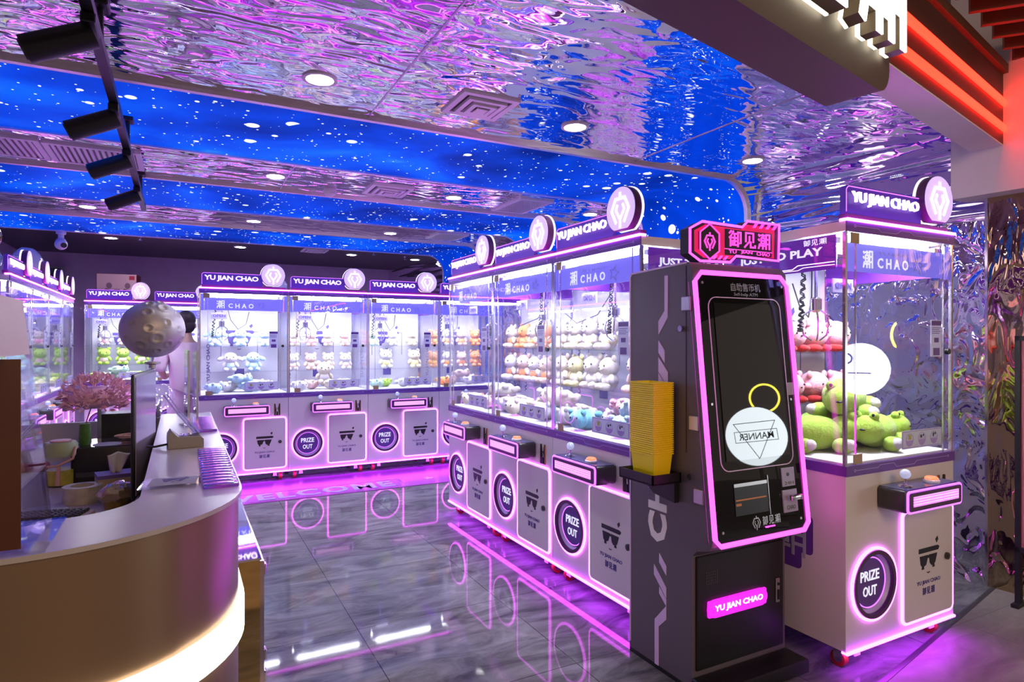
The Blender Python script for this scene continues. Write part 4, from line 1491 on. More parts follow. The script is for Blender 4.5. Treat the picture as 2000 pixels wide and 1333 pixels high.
def band(outer, inner, z0, z1):
    """closed ring-like strip between two open outlines with any number of points"""
    poly = outer + inner
    bm = bmesh.new()
    vs = [bm.verts.new((x, y, z0)) for x, y in poly]
    es = [bm.edges.new((vs[i], vs[(i + 1) % len(vs)])) for i in range(len(vs))]
    bmesh.ops.triangle_fill(bm, use_beauty=True, edges=es)
    bm.verts.index_update()
    low = [tuple(v.index for v in f.verts) for f in bm.faces]
    n = len(poly)
    bm.free()
    mb = MB()
    vv = [(x, y, z0) for x, y in poly] + [(x, y, z1) for x, y in poly]
    fs = low + [tuple(i + n for i in f) for f in low] + [(i, (i + 1) % n, (i + 1) % n + n, i + n) for i in range(n)]
    return mb.add(vv, fs)


ctr = thing('service_counter', 'curved taupe service counter with a glowing warm white band', 'counter')
band(ctr_outer(), ctr_inner(), 1.090, 1.10).build('counter_top', M['countertop'], ctr)
back = [(-2.0, 1.56)] + [(-.255 + .17 * math.cos(R(a)), 1.73 + .17 * math.sin(R(a))) for a in range(-90, 1, 10)] + [(-.085, YB - .02)]
out_ = [(x - (.004 if x > 0 else 0), y + .004) for x, y in ctr_outer(-.004)]
band(out_, back, .828, 1.090).build('upper_panel', M['counterskin'], ctr)
band(out_, back, .05, .752).build('lower_panel', M['counterskin'], ctr)
band(ctr_outer(.006), back, .752, .828).build('light_band', M['warmled'], ctr)
band(ctr_outer(-.04), back, 0, .05).build('plinth', M['black'], ctr)
# lower work desk inside
MB().prism([(-1.9, 1.60), (-.255, 1.60), (-.15, 1.66), (-.092, 1.78), (-.092, 4.0), (-1.2, 4.0), (-1.2, 2.6), (-1.9, 2.6)], .82, .85, 'z').build('work_desk', M['counter_in'], ctr)
MB().box(-1.15, -.10, 3.9, 3.96, 0, .82).build('desk_support', M['counter_in'], ctr)
MB().box(-1.85, -1.8, 1.7, 2.5, 0, .82).build('desk_support', M['counter_in'], ctr)
MB().box(-.80, -.10, 3.965, 4.0, .85, 1.045).build('desk_screen', M['counter_in'], ctr)

pl = thing('gold_plinth', 'gold mirrored low plinth standing against the counter flank', 'plinth', (0, 0, 0))
MB().box(.146, .258, 2.46, 3.62, 0, .672).build('body', M['goldmirror'], pl)
MB().box(.146, .262, 2.455, 3.63, .672, .680).build('mirror_top', M['silvermirror'], pl)
MB().box(.258, .274, 2.48, 3.62, .02, .66).build('side_panel', M['rosemirror'], pl)
for z in (.62, .30, .22, .10):
    MB().rbox(.274, .286, 2.50, 2.54, z - .02, z + .02, .004, 1).build('bolt', M['chrome'], pl)

# ------------------------------------------------------------------ things on the counter top (z = 1.10)
CT = 1.1005
t = thing('acrylic_stand', 'leaning clear acrylic sheet with painted beige reflection at the left end of the counter', 'sign holder', (-.24, 1.36, CT))
lean = -.10
MB().add([(0 + lean * z + dx, y, z) for z in (0, .46) for y in (0, .24) for dx in (0, .005)],
         [(0, 1, 3, 2), (4, 6, 7, 5), (0, 4, 5, 1), (2, 3, 7, 6), (0, 2, 6, 4), (1, 5, 7, 3)]).build('sheet', M['acryl'], t)
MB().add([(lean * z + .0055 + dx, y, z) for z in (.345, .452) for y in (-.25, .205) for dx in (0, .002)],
         [(0, 1, 3, 2), (4, 6, 7, 5), (0, 4, 5, 1), (2, 3, 7, 6), (0, 2, 6, 4), (1, 5, 7, 3)]).build('beige_painted_reflection', pbr('beige_reflection_colour', (.60, .46, .44), .6), t)  # beige reflection in the acrylic, put in as an opaque strip
MB().box(-.46, -.004, -.004, .0, .012, .34).build('brown_painted_reflection', pbr('red_brown_reflection_colour', (.10, .035, .022), .25, 0, .5, .1), t)  # brown mall reflection in the acrylic, painted as an opaque panel
MB().box(-.46, .03, .0, .24, 0, .004).build('foot', M['acryl'], t)

t = thing('name_plate', 'flat clear acrylic plate printed with the sunglasses emblem on the counter', 'sign', (-.015, 1.86, CT), R(-6))
MB().rbox(-.075, .075, -.055, .055, 0, .006, .002, 1).build('plate', M['acryl'], t)
MB().box(-.055, .055, -.045, .045, .0062, .0070).build('paper', M['sticker'], t)
mb = shades_logo(MB(), -.03, .03, 0, 0)
mb.v = [(x, z, .0072 - y * .3) for x, y, z in mb.v]
mb.build('emblem', M['print'], t)

M['irid'] = None


def iridescent():
    m, nt, N, L, b, out = newmat('iridescent_acrylic')
    N.remove(b)
    lw = N.new('ShaderNodeLayerWeight')
    lw.inputs[0].default_value = .35
    tc = N.new('ShaderNodeTexCoord')
    wv = N.new('ShaderNodeTexWave')
    wv.bands_direction = 'Y'
    wv.inputs['Scale'].default_value = 6
    wv.inputs['Distortion'].default_value = 4
    wv.inputs['Detail'].default_value = 2
    L.new(tc.outputs['Object'], wv.inputs['Vector'])
    cr = N.new('ShaderNodeValToRGB')
    cr.color_ramp.elements[0].color = (.95, .35, .85, 1)
    cr.color_ramp.elements[1].color = (.45, .75, 1, 1)
    k = cr.color_ramp.elements.new(.5)
    k.color = (.85, .85, 1, 1)
    L.new(wv.outputs['Fac'], cr.inputs[0])
    tr = N.new('ShaderNodeBsdfTransparent')
    L.new(cr.outputs[0], tr.inputs[0])
    g = N.new('ShaderNodeBsdfGlossy')
    g.inputs['Roughness'].default_value = .08
    L.new(cr.outputs[0], g.inputs[0])
    mx = N.new('ShaderNodeMixShader')
    ad = N.new('ShaderNodeMath')
    ad.operation = 'ADD'
    ad.use_clamp = True
    ad.inputs[1].default_value = .02
    L.new(lw.outputs['Facing'], ad.inputs[0])
    L.new(ad.outputs[0], mx.inputs[0])
    L.new(tr.outputs[0], mx.inputs[1])
    L.new(g.outputs[0], mx.inputs[2])
    L.new(mx.outputs[0], out.inputs[0])
    return m


M['irid'] = iridescent()
# clear iridescent acrylic blocks lined up along the customer edge
for nm, y0, n, lab in (('near', 1.76, 15, 'iridescent clear acrylic block in the near row along the counter edge'), ('far', 2.86, 12, 'iridescent clear acrylic block in the far row along the counter edge')):
    b0 = MB().rbox(-.042, .042, -.0165, .0165, 0, .012, .004, 2).build('acrylic_block', M['irid'])
    for k in range(n):
        o = b0 if k == 0 else b0.copy()
        if k:
            COL.objects.link(o)
        o.location = (.092, y0 + .041 * k, CT)
        o.rotation_euler = (R(rng.uniform(-0, 0)), 0, R(rng.uniform(-3, 3)))
        tag(o, lab, 'acrylic block', 'acrylic blocks in the %s row on the counter' % nm)

t = thing('card_reader', 'small grey wedge-shaped payment reader with a black cable on the counter', 'card reader', (.015, 2.50, CT), R(4))
MB().prism([(-.055, 0), (.055, 0), (.055, .028), (.045, .038), (-.025, .040), (-.045, .062), (-.055, .045)], -.045, .045).build('housing', pbr('reader_grey', (.30, .28, .27), .45), t)
MB().box(-.02, .045, -.03, .04, .0385, .0405).build('glass_pad', M['gloss_black'], t)
MB().tube([(.035, .02, .04), (-.01, .22, .095), (-.045, .42, .15)], .003, 6).tube([(.048, .02, .04), (.003, .22, .095), (-.032, .42, .15)], .003, 6).build('wire_arm', M['steel'], t)
MB().tube([(-.055, 0, .012), (-.09, .0, .006), (-.115, .03, .004)], .004, 6).build('cable', M['black'], t)

t = thing('acrylic_tower', 'tall clear acrylic menu stand upright on the counter in front of the person', 'sign holder', (.045, 3.10, CT), R(8))
MB().box(-.045, .045, -.05, .05, 0, .006).build('foot', M['acryl'], t)
MB().box(-.024, -.016, -.045, .045, .006, .335).build('front_sheet', M['acryl'], t)
MB().box(.010, .018, -.045, .045, .006, .320).build('rear_sheet', M['acryl'], t)
for i, x in enumerate((-.0245, .0095)):
    MB().box(x, x + .009, -.0475, -.0445, .006, .33).build('polished_edge', M['acryl_edge'], t)

# ------------------------------------------------------------------ things on the work desk (z = 0.85)
DZ = .8505
t = thing('monitor', 'slim black monitor seen edge-on behind the counter', 'monitor', (-.112, 2.70, DZ), R(-5))
MB().rbox(-.012, .0, -.26, .26, .085, .51, .006, 2).build('bezel', M['black'], t)
MB().box(.0, .002, -.245, .245, .10, .498).build('glossy_back', pbr('lilac_reflection_gloss', (.42, .36, .50), .12, .3), t)  # lilac reflection on the glossy face painted into its base colour
MB().box(-.0135, -.012, -.245, .245, .10, .498).build('screen', M['gloss_black'], t)
MB().box(-.02, -.005, -.03, .03, .008, .12).rbox(-.11, .0, -.11, .11, 0, .010, .004, 1).build('stand', M['black'], t)

t = thing('moon_balloon', 'silver moon-shaped balloon with craters on a thin stick', 'balloon', (-.106, 3.13, DZ))
mb = MB().ell((0, 0, .672), .126, .126, .122, 96, 64)
cr_dirs = [Vector((math.cos(R(a)) * math.cos(R(e)), math.sin(R(a)) * math.cos(R(e)), math.sin(R(e)))) for a, e in
           ((-100, 35), (-60, 48), (-125, 12), (-95, 2), (-62, 12), (-30, 30), (-35, 2), (-80, -18), (-112, -32), (-55, -30), (-20, -20), (-75, -48), (-100, 62), (-140, -20), (-45, 68), (60, 20), (120, -10), (160, 30), (20, 0), (90, -40), (100, 50))]
cr_r = [.20, .22, .15, .20, .17, .19, .13, .24, .21, .14, .16, .15, .18, .2, .18, .2, .2, .2, .2, .2, .2]
nv = []
for v in mb.v:
    p = Vector(v) - Vector((0, 0, .672))
    d = p.normalized()
    h = 0
    for c, q in zip(cr_dirs, cr_r):
        a = d.angle(c) / (q * .74)
        if a < 1.25:
            h += (-.004 if a < .7 else .0042 * math.cos((a - .975) / .275 * PI / 2))
    nv.append(tuple(p + d * h + Vector((0, 0, .672))))
mb.v = nv
mb.build('ball', pbr('moon_silver', (.52, .50, .53), .48, .65), t, 80)
MB().lathe([(.012, .528), (.030, .532), (.030, .524), (.014, .518), (.014, .505), (0, .503)], n=18).build('collar', M['steel'], t)
MB().cyl((0, 0, .0), (0, 0, .53), .0045, n=10).lathe([(.014, 0), (.014, .006), (.006, .012)], n=20).build('stick', M['steel'], t)

t = thing('led_bubble', 'clear bubble ball filled with tiny coloured lights behind the monitor', 'balloon', (-.115, 3.56, DZ))
MB().ell((0, 0, .33), .092, .092, .092, 28, 18).build('ball', M['acryl'], t, 80)
M['tinylight'] = emis('tiny_lights', (.7, .65, 1.0), 3.0)
mb = MB()
for k in range(34):
    d = Vector((rng.gauss(0, 1), rng.gauss(0, 1), rng.gauss(0, 1))).normalized() * rng.uniform(.02, .08)
    MB().ell((d.x, d.y, .33 + d.z), .003, .003, .003, 6, 4).build('light_bead', M['tinylight'], t)
MB().lathe([(.045, 0), (.045, .02), (.012, .04), (.010, .24)], n=18).build('foot', M['black'], t)

t = thing('foil_hood', 'silver curved foil hood rising behind the pink flower', 'hood', (-.225, 3.76, DZ))
pts = [(.0 + .135 * math.cos(R(a)), .30 + .13 * math.sin(R(a))) for a in range(0, 181, 12)]
inn = [(.118 * math.cos(R(a)), .30 + .113 * math.sin(R(a))) for a in range(180, -1, -12)]
MB().prism([(.135, 0.04)] + pts + [(-.135, .04), (-.118, .04)] + inn + [(.118, .04)], -.09, .09).build('shell', pbr('foil_silver', (.62, .60, .68), .22, .9), t)
MB().box(-.118, .118, -.08, .08, 0, .26).build('body', M['black'], t)

t = thing('pink_flower', 'large pink frilly flower head on a thin stem in a green wrapped vase', 'flower', (-.375, 3.36, DZ + .1585))
M['pinkpetal'] = pbr('pink_petals', (1.0, .47, .66), .7, 0, .3, .35, 60)
mb = MB()
for k in range(620):
    u = rng.uniform(0, 2 * PI)
    w = rng.uniform(-.55, 1.0)
    rr = math.sqrt(max(0, 1 - w * w)) * rng.uniform(.72, 1.0)
    c = Vector((.042 + .132 * rr * math.cos(u), .125 * rr * math.sin(u), .212 + .098 * w * rng.uniform(.75, 1)))
    d = (c - Vector((.042, 0, .16))).normalized()
    d = (d + Vector((rng.gauss(0, .45), rng.gauss(0, .45), rng.gauss(0, .45)))).normalized()
    s = d.orthogonal().normalized()
    q = Matrix.Rotation(rng.uniform(0, PI), 3, d)
    s = q @ s
    nrm = d.cross(s)
    L_ = rng.uniform(.020, .036)
    a, b2, c2, e2 = c, c + d * L_ * .5 + s * .007 + nrm * .003, c + d * L_ - nrm * .004, c + d * L_ * .5 - s * .007 + nrm * .003
    mb.add([a, b2, c2, e2, c + d * L_ * .5 - nrm * .004], [(0, 1, 4), (1, 2, 4), (2, 3, 4), (3, 0, 4)])
mb.ell((.042, 0, .210), .11, .10, .05, 16, 10)
mb.build('flower_head', M['pinkpetal'], t, 80)
MB().tube([(.0, .0, .08), (.015, 0, .14), (.04, 0, .22)], .003, 6).build('stem', pbr('stem_brown', (.25, .15, .12), .6), t)
MB().lathe([(.020, 0), (.024, .02), (.023, .06), (.020, .095), (.016, .095)], (0, 0, 0), 18).build('vase', pbr('green_wrap', (.06, .16, .03), .5, 0, .4, .4, 50), t)

t = thing('printer', 'black box printer with a glossy top standing on the work desk', 'printer', (-.27, 3.40, DZ), R(-4))
MB().rbox(-.14, .14, -.13, .16, 0, .155, .006, 2).build('housing', M['black'], t)
MB().box(-.135, .135, -.12, .15, .155, .158).build('glossy_lid', pbr('printer_top', (.03, .025, .04), .08), t)
MB().box(-.12, .12, -.132, -.129, .03, .05).build('paper_slot', M['grey_dk'], t)
t = thing('cable_coil', 'loosely coiled pale cable lying on the black printer', 'cable', (-.20, 3.46, DZ + .159))
pts = []
for k in range(120):
    a = 2 * PI * k / 24
    pts.append(((.060 + .014 * math.sin(k * .31)) * math.cos(a), (.040 + .010 * math.sin(k * .23)) * math.sin(a), .005 + .012 * k / 120 + .004 * (1 + math.sin(a * 1.7))))
MB().tube(pts, .0026, 6).build('wire', pbr('cable_peach', (.68, .42, .30), .5), t)
t = thing('paper_plate', 'round white paper disc lying on the black printer', 'plate', (-.29, 3.34, DZ + .159))
MB().lathe([(.055, 0), (.055, .002), (0, .002)], n=28).build('disc', M['sticker'], t)

t = thing('drink_tumbler', 'clear drink jar with pale green lid and pink handle on the desk', 'tumbler', (-.455, 3.30, DZ))
MB().lathe([(.052, 0), (.056, .01), (.056, .125), (.050, .13)], n=24).build('jar', M['acryl'], t)
MB().lathe([(.050, .006), (.052, .012), (.052, .070), (0, .070)], n=24).build('label', pbr('yellow_label', (.50, .45, .06), .5, 0, .4, .5, 40), t)
MB().lathe([(.060, .128), (.062, .135), (.062, .178), (.055, .188), (0, .190)], n=24).build('lid', pbr('sage_green', (.33, .40, .24), .45), t)
MB().lathe([(.040, .190), (.038, .195), (0, .196)], n=20).build('lid_cap', pbr('dusty_pink', (.62, .36, .36), .5), t)
MB().tube([(.056, -.03, .165), (.05, -.06, .12), (.0, -.066, .095), (-.04, -.05, .09)], .006, 8).tube([(.0, -.062, .098), (-.003, -.060, .01)], .008, 8).build('handle', pbr('dusty_pink_strap', (.58, .34, .34), .5), t)
t = thing('water_bottle', 'small clear bottle with a dark blue cap behind the drink jar', 'bottle', (-.40, 3.52, DZ))
MB().lathe([(.030, 0), (.032, .02), (.032, .10), (.014, .14), (.014, .155)], n=20).build('bottle', M['acryl'], t)
MB().lathe([(.030, .03), (.0325, .03), (.0325, .09), (.030, .09)], n=20).build('label', pbr('blue_label', (.05, .09, .35), .5), t)
MB().lathe([(.019, .148), (.019, .178), (0, .180)], n=20).build('cap', pbr('blue_cap', (.02, .05, .30), .4), t)
t = thing('red_pouch', 'small red pouch lying at the back of the desk', 'pouch', (-.62, 3.72, DZ))
MB().rbox(-.085, .06, -.05, .05, 0, .035, .014, 3).build('pouch', pbr('red_fabric', (.35, .02, .03), .6), t)
t = thing('tape_roll', 'wide roll of printed parcel tape lying on the desk', 'tape', (-.335, 2.93, DZ))
MB().ring(.040, .066, 0, .062, n=36, ax='z').build('roll', pbr('tape_print', (.42, .38, .36), .35, 0, .5, .45, 28), t)
t = thing('tissue_box', 'tissue box with violet trim and one white tissue pulled up', 'tissue box', (-.225, 3.02, DZ), R(12))
MB().rbox(-.075, .075, -.055, .055, 0, .085, .004, 1).build('box', pbr('box_tan', (.42, .33, .26), .6), t)
MB().box(-.0755, .0755, -.0555, .0555, .072, .0865).build('top_band', pbr('box_violet', (.16, .10, .42), .5), t)
mb = MB()
n_ = 9
vs, fs = [], []
for i in range(n_):
    for j in range(n_):
        a, b2 = i / (n_ - 1) - .5, j / (n_ - 1)
        vs.append((a * (.03 + .05 * b2) - .01 + .012 * b2, .012 * math.sin(a * 9 + b2 * 2), .084 + .085 * b2 - .02 * abs(a) * b2))
for i in range(n_ - 1):
    for j in range(n_ - 1):
        fs.append((i * n_ + j, i * n_ + j + 1, (i + 1) * n_ + j + 1, (i + 1) * n_ + j))
mb.add(vs, fs)
tis = mb.build('tissue', pbr('tissue_white', (.75, .73, .72), .8), t, 80)
sm = tis.modifiers.new('thickness', 'SOLIDIFY')
sm.thickness = .0012
t = thing('wrapped_cake', 'gold paper cup under crinkled shiny clear wrap on the desk', 'cake', (-.205, 2.72, DZ))
MB().lathe([(.040, 0), (.052, .055), (.0, .055)], n=22).build('cup', pbr('gold_foil', (.50, .34, .12), .3, .8), t)
mb = MB().ell((0, 0, .062), .064, .058, .042, 22, 14)
mb.v = [tuple(Vector(v) + (Vector(v) - Vector((0, 0, .06))).normalized() * .010 * mnoise.noise(Vector(v) * 40)) for v in mb.v]
mb.build('wrap', pbr('crinkle_wrap', (.62, .52, .38), .12, .75), t, 20)
t = thing('keyboard', 'white keyboard with black keys on the work desk', 'keyboard', (-.40, 2.66, DZ), R(-14))
MB().rbox(-.18, .12, -.065, .065, 0, .018, .005, 2).build('base', M['vent'], t)
for i in range(14):
    for j in range(5):
        MB().rbox(-.170 + .0200 * i, -.1535 + .0200 * i, -.055 + .0215 * j, -.037 + .0215 * j, .018, .030, .003, 1).build('key', M['grey_dk'], t)
t = thing('paper_sheet', 'white receipt sheet lying under the tape roll', 'paper', (-.43, 2.86, DZ), R(20))
MB().box(-.06, .05, -.05, .06, 0, .0012).build('sheet', M['sticker'], t)

# ================================================================== FLOOR MAT
t = thing('welcome_mat', 'long magenta floor mat lettered WELCOME in front of the back row', 'mat', (0, 0, 0))
MB().box(-.6, 3.5, 6.10, 6.97, 0.0005, .005).build('mat', pbr('magenta_mat', (.34, .05, .40), .22), t)
mb = text('WELCOME', .25, 1.94, 0, .25, 0, .0015, .03, 1.1, frame=lambda x, y, z: (x, 6.18 + z, .0052 - y))
mb.build('lettering', pbr('mat_letters', (.40, .40, .80), .35), t)
mb = MB().stroke([(.15, 6.14), (2.04, 6.14), (2.04, 6.47), (.15, 6.47)], .012, .005, .0062, 'z', True)
mb.build('frame_line', pbr('mat_line', (.30, .08, .45), .35), t)
st = [(2.35 + (.07 if k % 2 == 0 else .032) * math.sin(PI * k / 5), 6.36 + (.07 if k % 2 == 0 else .032) * math.cos(PI * k / 5)) for k in range(10)]
MB().prism(st, .005, .0062, 'z').build('star', pbr('mat_star', (.75, .35, .45), .35), t)

# ================================================================== STORE STOCK ON TOP OF THE MACHINES
def bag(x, y, z, s, col, lab, sq=(1, 1, 1), seed=0):
    mb = MB().ell((0, 0, s * .80), s, s * .9, s * .80, 26, 18)
    nv = []
    for v in mb.v:
        p = Vector(v)
        d = Vector((p.x * sq[0], p.y * sq[1], p.z * sq[2]))
        q = d * (4.2 / s * .25) + Vector((seed * 3.1, seed, 0))
        d += d.normalized() * s * (.16 * mnoise.noise(q) + .07 * mnoise.noise(q * 3.1))
        nv.append((d.x, d.y, max(0, d.z)))
    mb.v = nv
    o = mb.build('plastic_bag', bagmat(col), None, 25)
    o.location = (x, y, z)
    tag(o, lab, 'plastic bag')
    return o


def bagmat(col):
    key = 'bag_%s' % (col,)
    if key in M:
        return M[key]
    m, nt, N, L, b, out = newmat('bag_plastic')
    b.inputs['Base Color'].default_value = (*col, 1)
    b.inputs['Roughness'].default_value = .18
    tr = N.new('ShaderNodeBsdfTransparent')
    mx = N.new('ShaderNodeMixShader')
    mx.inputs[0].default_value = .62
    L.new(tr.outputs[0], mx.inputs[1])
    L.new(b.outputs[0], mx.inputs[2])
    L.new(mx.outputs[0], out.inputs[0])
    M[key] = m
    return m


TOPZ = 2.0015
bag(-1.43, 7.55, TOPZ, .19, (.50, .44, .62), 'clear plastic bag on the left row, nearest the gold balloon', (.85, 1, .95), 1)
bag(-1.45, 8.28, TOPZ, .23, (.62, .58, .76), 'largest bulging clear plastic bag on top of the left row', (.8, 1, 1.22), 2)
bag(-1.42, 8.86, TOPZ, .16, (.46, .44, .55), 'smaller plastic bag behind the big one on the left row', (.9, 1, 1.0), 3)
bag(-1.42, 9.40, TOPZ, .15, (.16, .34, .32), 'dark green tinted bag at the far end of the left row', (1, 1, 1.0), 4)
bag(.02, 10.42, TOPZ, .20, (.48, .38, .55), 'clear bag on the corner machine behind the moon balloon', (1.3, .8, .6), 5)
bag(.22, 10.38, TOPZ + .0, .13, (.48, .06, .10), 'red bag on the corner machine behind the moon balloon', (1, .8, .9), 6)
bag(.98, 7.40, TOPZ, .10, (.45, .50, .80), 'pale blue bag between the first two signs of the back row', (.8, .8, 1), 7)
t = thing('toy_box', 'dark red toy carton with a printed picture panel on the corner machine', 'box', (-.76, 10.40, TOPZ), R(-6))
MB().box(-.24, .24, -.17, .17, 0, .40).build('carton', pbr('carton_red', (.14, .012, .02), .5), t)
pp = MB().box(-.235, .235, -.173, -.170, .01, .395).build('picture', pbr('picture_pink', (.62, .40, .42), .5), t)
mb = MB()
for x in (-.10, .12):
    mb.prism([(x - .07, .05), (x + .07, .05), (x + .05, .17), (x - .03, .20), (x - .06, .16)], -.1742, -.173)
    mb.ell((x + .01, -.1735, .235), .035, .0008, .042, 14, 8)
mb.box(-.03, .04, -.1742, -.173, .16, .19)
mb.build('print', pbr('picture_ink', (.22, .12, .16), .5), pp)
MB().box(.15, .215, -.1742, -.173, .32, .375).build('print', pbr('red_print', (.45, .02, .04), .5), pp)
for nm, z, col, lab in (('balloon', 2.26, (.55, .40, .20), 'gold balloon at the upper left edge over the left row'), ('balloon', 2.08, (.35, .50, .68), 'blue iridescent balloon below the gold one at the left edge')):
    o = MB().ell((0, 0, 0), .085, .085, .10, 24, 16).lathe([(.004, -.10), (.014, -.118)], n=10).build('balloon', pbr('balloon_foil', col, .15, .7), None, 80)
    o.location = (-1.30, 6.12, z + .02)
    tag(o, lab, 'balloon')

# ================================================================== PERSON (seen from behind)
def skinned(name, joints, bones, mat, parent, lv=2):
    me = bpy.data.meshes.new(name)
    me.from_pydata([j[0] for j in joints], bones, [])
    o = bpy.data.objects.new(name, me)
    COL.objects.link(o)
    sk = o.modifiers.new('skin', 'SKIN')
    sk.use_smooth_shade = True
    for i, j in enumerate(joints):
        r = j[1] if isinstance(j[1], tuple) else (j[1], j[1])
        me.skin_vertices[0].data[i].radius = r
        me.skin_vertices[0].data[i].use_root = (i == 0)
    ss = o.modifiers.new('sub', 'SUBSURF')
    ss.levels = ss.render_levels = lv
    me.materials.append(mat)
    o.parent = parent
    return o


pe = thing('person', 'person seen from behind in a loose pale shirt and light trousers beside the back row', 'person', (.06, 7.98, 0), R(14))
skin = pbr('skin', (.62, .38, .29), .5)
J = [((0, 0, .94), (.15, .10)), ((0, 0, 1.12), (.135, .095)), ((0, .0, 1.34), (.155, .10)), ((0, 0, 1.47), (.07, .065)), ((0, .01, 1.55), (.055, .055)), ((0, .02, 1.62), (.072, .085)), ((0, .03, 1.70), (.078, .095)), ((0, .025, 1.755), (.05, .06)),
     ((-.19, 0, 1.40), .055), ((-.25, .02, 1.14), .042), ((-.17, .22, 1.06), .034), ((-.12, .30, 1.08), .028),
     ((.19, 0, 1.40), .055), ((.24, .03, 1.14), .042), ((.18, .24, 1.10), .034), ((.13, .31, 1.13), .028),
     ((-.095, 0, .88), .085), ((-.10, .01, .50), .058), ((-.105, -.02, .10), .042), ((-.11, .10, .035), .035),
     ((.095, 0, .88), .085), ((.10, .03, .50), .058), ((.11, .02, .10), .042), ((.12, .14, .035), .035)]
B = [(0, 1), (1, 2), (2, 3), (3, 4), (4, 5), (5, 6), (6, 7), (2, 8), (8, 9), (9, 10), (10, 11), (2, 12), (12, 13), (13, 14), (14, 15), (0, 16), (16, 17), (17, 18), (18, 19), (0, 20), (20, 21), (21, 22), (22, 23)]
skinned('body', J, B, skin, pe)
S = [((0, 0, .83), (.205, .15)), ((0, 0, 1.10), (.185, .130)), ((0, 0, 1.33), (.185, .125)), ((0, .0, 1.45), (.095, .085)),
     ((-.20, 0, 1.39), .085), ((-.265, .015, 1.22), .078), ((-.275, .02, 1.12), .072), ((.20, 0, 1.39), .085), ((.26, .02, 1.22), .078), ((.265, .03, 1.12), .072)]
skinned('shirt', S, [(0, 1), (1, 2), (2, 3), (2, 4), (4, 5), (5, 6), (2, 7), (7, 8), (8, 9)], pbr('shirt_pale_pink', (.78, .60, .70), .8, 0, .3, .05), pe)
Tr = [((0, 0, 1.02), (.15, .11)), ((-.098, 0, .80), .118), ((-.102, .01, .48), .085), ((-.106, -.02, .10), .072), ((.098, 0, .80), .118), ((.102, .03, .48), .085), ((.112, .02, .10), .072)]
skinned('trousers', Tr, [(0, 1), (1, 2), (2, 3), (0, 4), (4, 5), (5, 6)], pbr('trousers_lilac', (.60, .45, .58), .8, 0, .3, .05), pe)
mb = MB().ell((0, .018, 1.715), .098, .112, .105, 22, 16).ell((0, -.02, 1.64), .085, .075, .085, 18, 12)
mb.v = [tuple(Vector(v) + Vector((1, 1, .4)) * .006 * mnoise.noise(Vector(v) * 30)) for v in mb.v]
mb.build('hair', pbr('dark_hair', (.022, .010, .012), .45), pe, 80)
for s in (-1, 1):
    MB().ell((s * .098, .02, 1.645), .014, .022, .03, 10, 8).build('ear', skin, pe, 80)
    MB().ell((s * .115, .06 if s < 0 else .10, .045), .045, .12, .045, 14, 10).build('shoe', pbr('shoe_white', (.65, .62, .64), .5), pe, 80)
# face on the far side of the head
fc = MB().ell((0, .135, 1.635), .014, .020, .022, 10, 8)
fc.build('nose', skin, pe, 80)
for s in (-1, 1):
    MB().ell((s * .032, .112, 1.668), .012, .008, .007, 10, 8).build('eye', M['print_dk'], pe, 80)
MB().ell((0, .118, 1.59), .024, .008, .006, 10, 8).build('mouth', pbr('lips', (.5, .2, .2), .5), pe, 80)
for s, (hx2, hy, hz2) in ((-1, (-.105, .325, 1.085)), (1, (.115, .335, 1.135))):
    hb_ = MB().ell((hx2, hy, hz2), .036, .045, .018, 12, 8)
    for f in range(4):
        bx2 = hx2 - .027 + .018 * f
        ln_ = (.062, .072, .068, .054)[f if s > 0 else 3 - f]
        hb_.tube([(bx2, hy + .035, hz2), (bx2, hy + .035 + ln_ * .55, hz2 - .004), (bx2, hy + .035 + ln_ * .9, hz2 - .026)], [.0088, .008, .0065], 8)
    hb_.tube([(hx2 - s * .030, hy - .01, hz2), (hx2 - s * .052, hy + .018, hz2 - .004), (hx2 - s * .050, hy + .045, hz2 - .012)], [.011, .0095, .0075], 8)
    hb_.build('hand', skin, pe, 80)

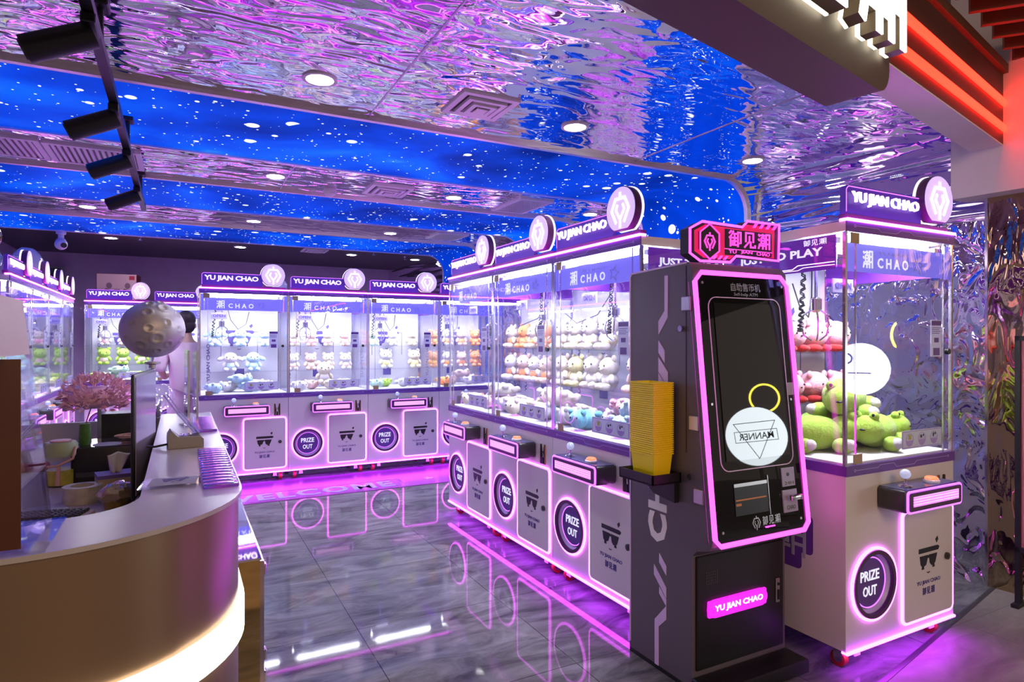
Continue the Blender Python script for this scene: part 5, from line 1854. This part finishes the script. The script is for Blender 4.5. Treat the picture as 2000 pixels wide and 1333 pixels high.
# ================================================================== MALL SIDE
t = thing('poster_stand', 'black framed pink poster stand against the bronze wall at the right edge', 'poster stand', (4.13, 1.655, 0), R(-84))
MB().box(-.13, -.105, -.02, .02, 0, 1.50).box(.33, .355, -.02, .02, 0, 1.50).box(-.13, .355, -.02, .02, 1.475, 1.50).box(-.13, .355, -.02, .02, .30, .33).build('frame', M['black'], t)
MB().box(-.105, .33, -.004, .004, .33, 1.475).build('poster', pbr('poster_pink', (.48, .16, .22), .4), t)
MB().box(-.135, -.10, -.06, .06, 0, .02).build('foot', M['black'], t)
MB().box(.325, .36, -.06, .06, 0, .02).build('foot', M['black'], t)


def roundsign(c, d, r, lab, manner):
    t = thing('round_sign', lab, 'sign', c, math.atan2(d[1], d[0]) + PI / 2)
    MB().cyl((0, -.02, 0), (0, .06, 0), r, n=48).build('drum', M['steel'], t)
    MB().cyl((0, -.026, 0), (0, -.02, 0), r * .985, n=48).build('lit_face', M['disc_sign'], t)
    MB().cyl((0, .02, -r), (0, .02, -c[2]), .025, n=12).rbox(-.2, .2, -.18, .22, -c[2], -c[2] + .02, .006, 1).build('post', M['steel'], t)
    if manner:
        text('MANNER', -.20 * r / .36, .20 * r / .36, -.035, .045, -.030, .003, .01).build('lettering', M['print_dk'], t)
        mb = MB().stroke([(-.24, .17), (.24, .17), (0, -.27)], .008, -.032, -.027, closed=True)
        mb.stroke([(-.245, -.06), (.245, -.06), (.245, .07), (-.245, .07)], .007, -.032, -.027, closed=True)
        mb.build('mark', M['print_dk'], t)
    else:
        MB().ring(.05, .075, -.032, -.027, (.16, .13), 28).build('mark', M['orange'], t)
        MB().box(-.12, .20, -.032, -.027, -.06, -.045).build('mark', M['orange'], t)
    return t


roundsign((6.24, -1.72, 1.07), (-.75, .66), .36, 'round white lit shop sign with a triangle mark, mirrored in the kiosk screen', True)
roundsign((7.6, -1.45, 1.12), (-.84, .54), .33, 'round white lit sign out in the mall, mirrored in the right machine', False)
for i, (c, r, lab) in enumerate((((7.18, -2.3, 1.58), .19, 'small yellow ring light in the mall, mirrored in the kiosk screen'), ((8.3, -1.17, 1.55), .27, 'large yellow ring light in the mall, mirrored in the right machine'))):
    t = thing('ring_light', lab, 'ring light', c, math.atan2(.66, -.75) + PI / 2)
    MB().tube([(r * math.cos(2 * PI * k / 48), 0, r * math.sin(2 * PI * k / 48)) for k in range(48)], .013, 8, True).build('ring', M['yellow_neon'], t)
    MB().cyl((0, 0, -r), (0, 0, -c[2]), .012, n=10).lathe([(.15, -c[2]), (.15, -c[2] + .015), (.012, -c[2] + .03)], n=24).build('stand', M['steel'], t)
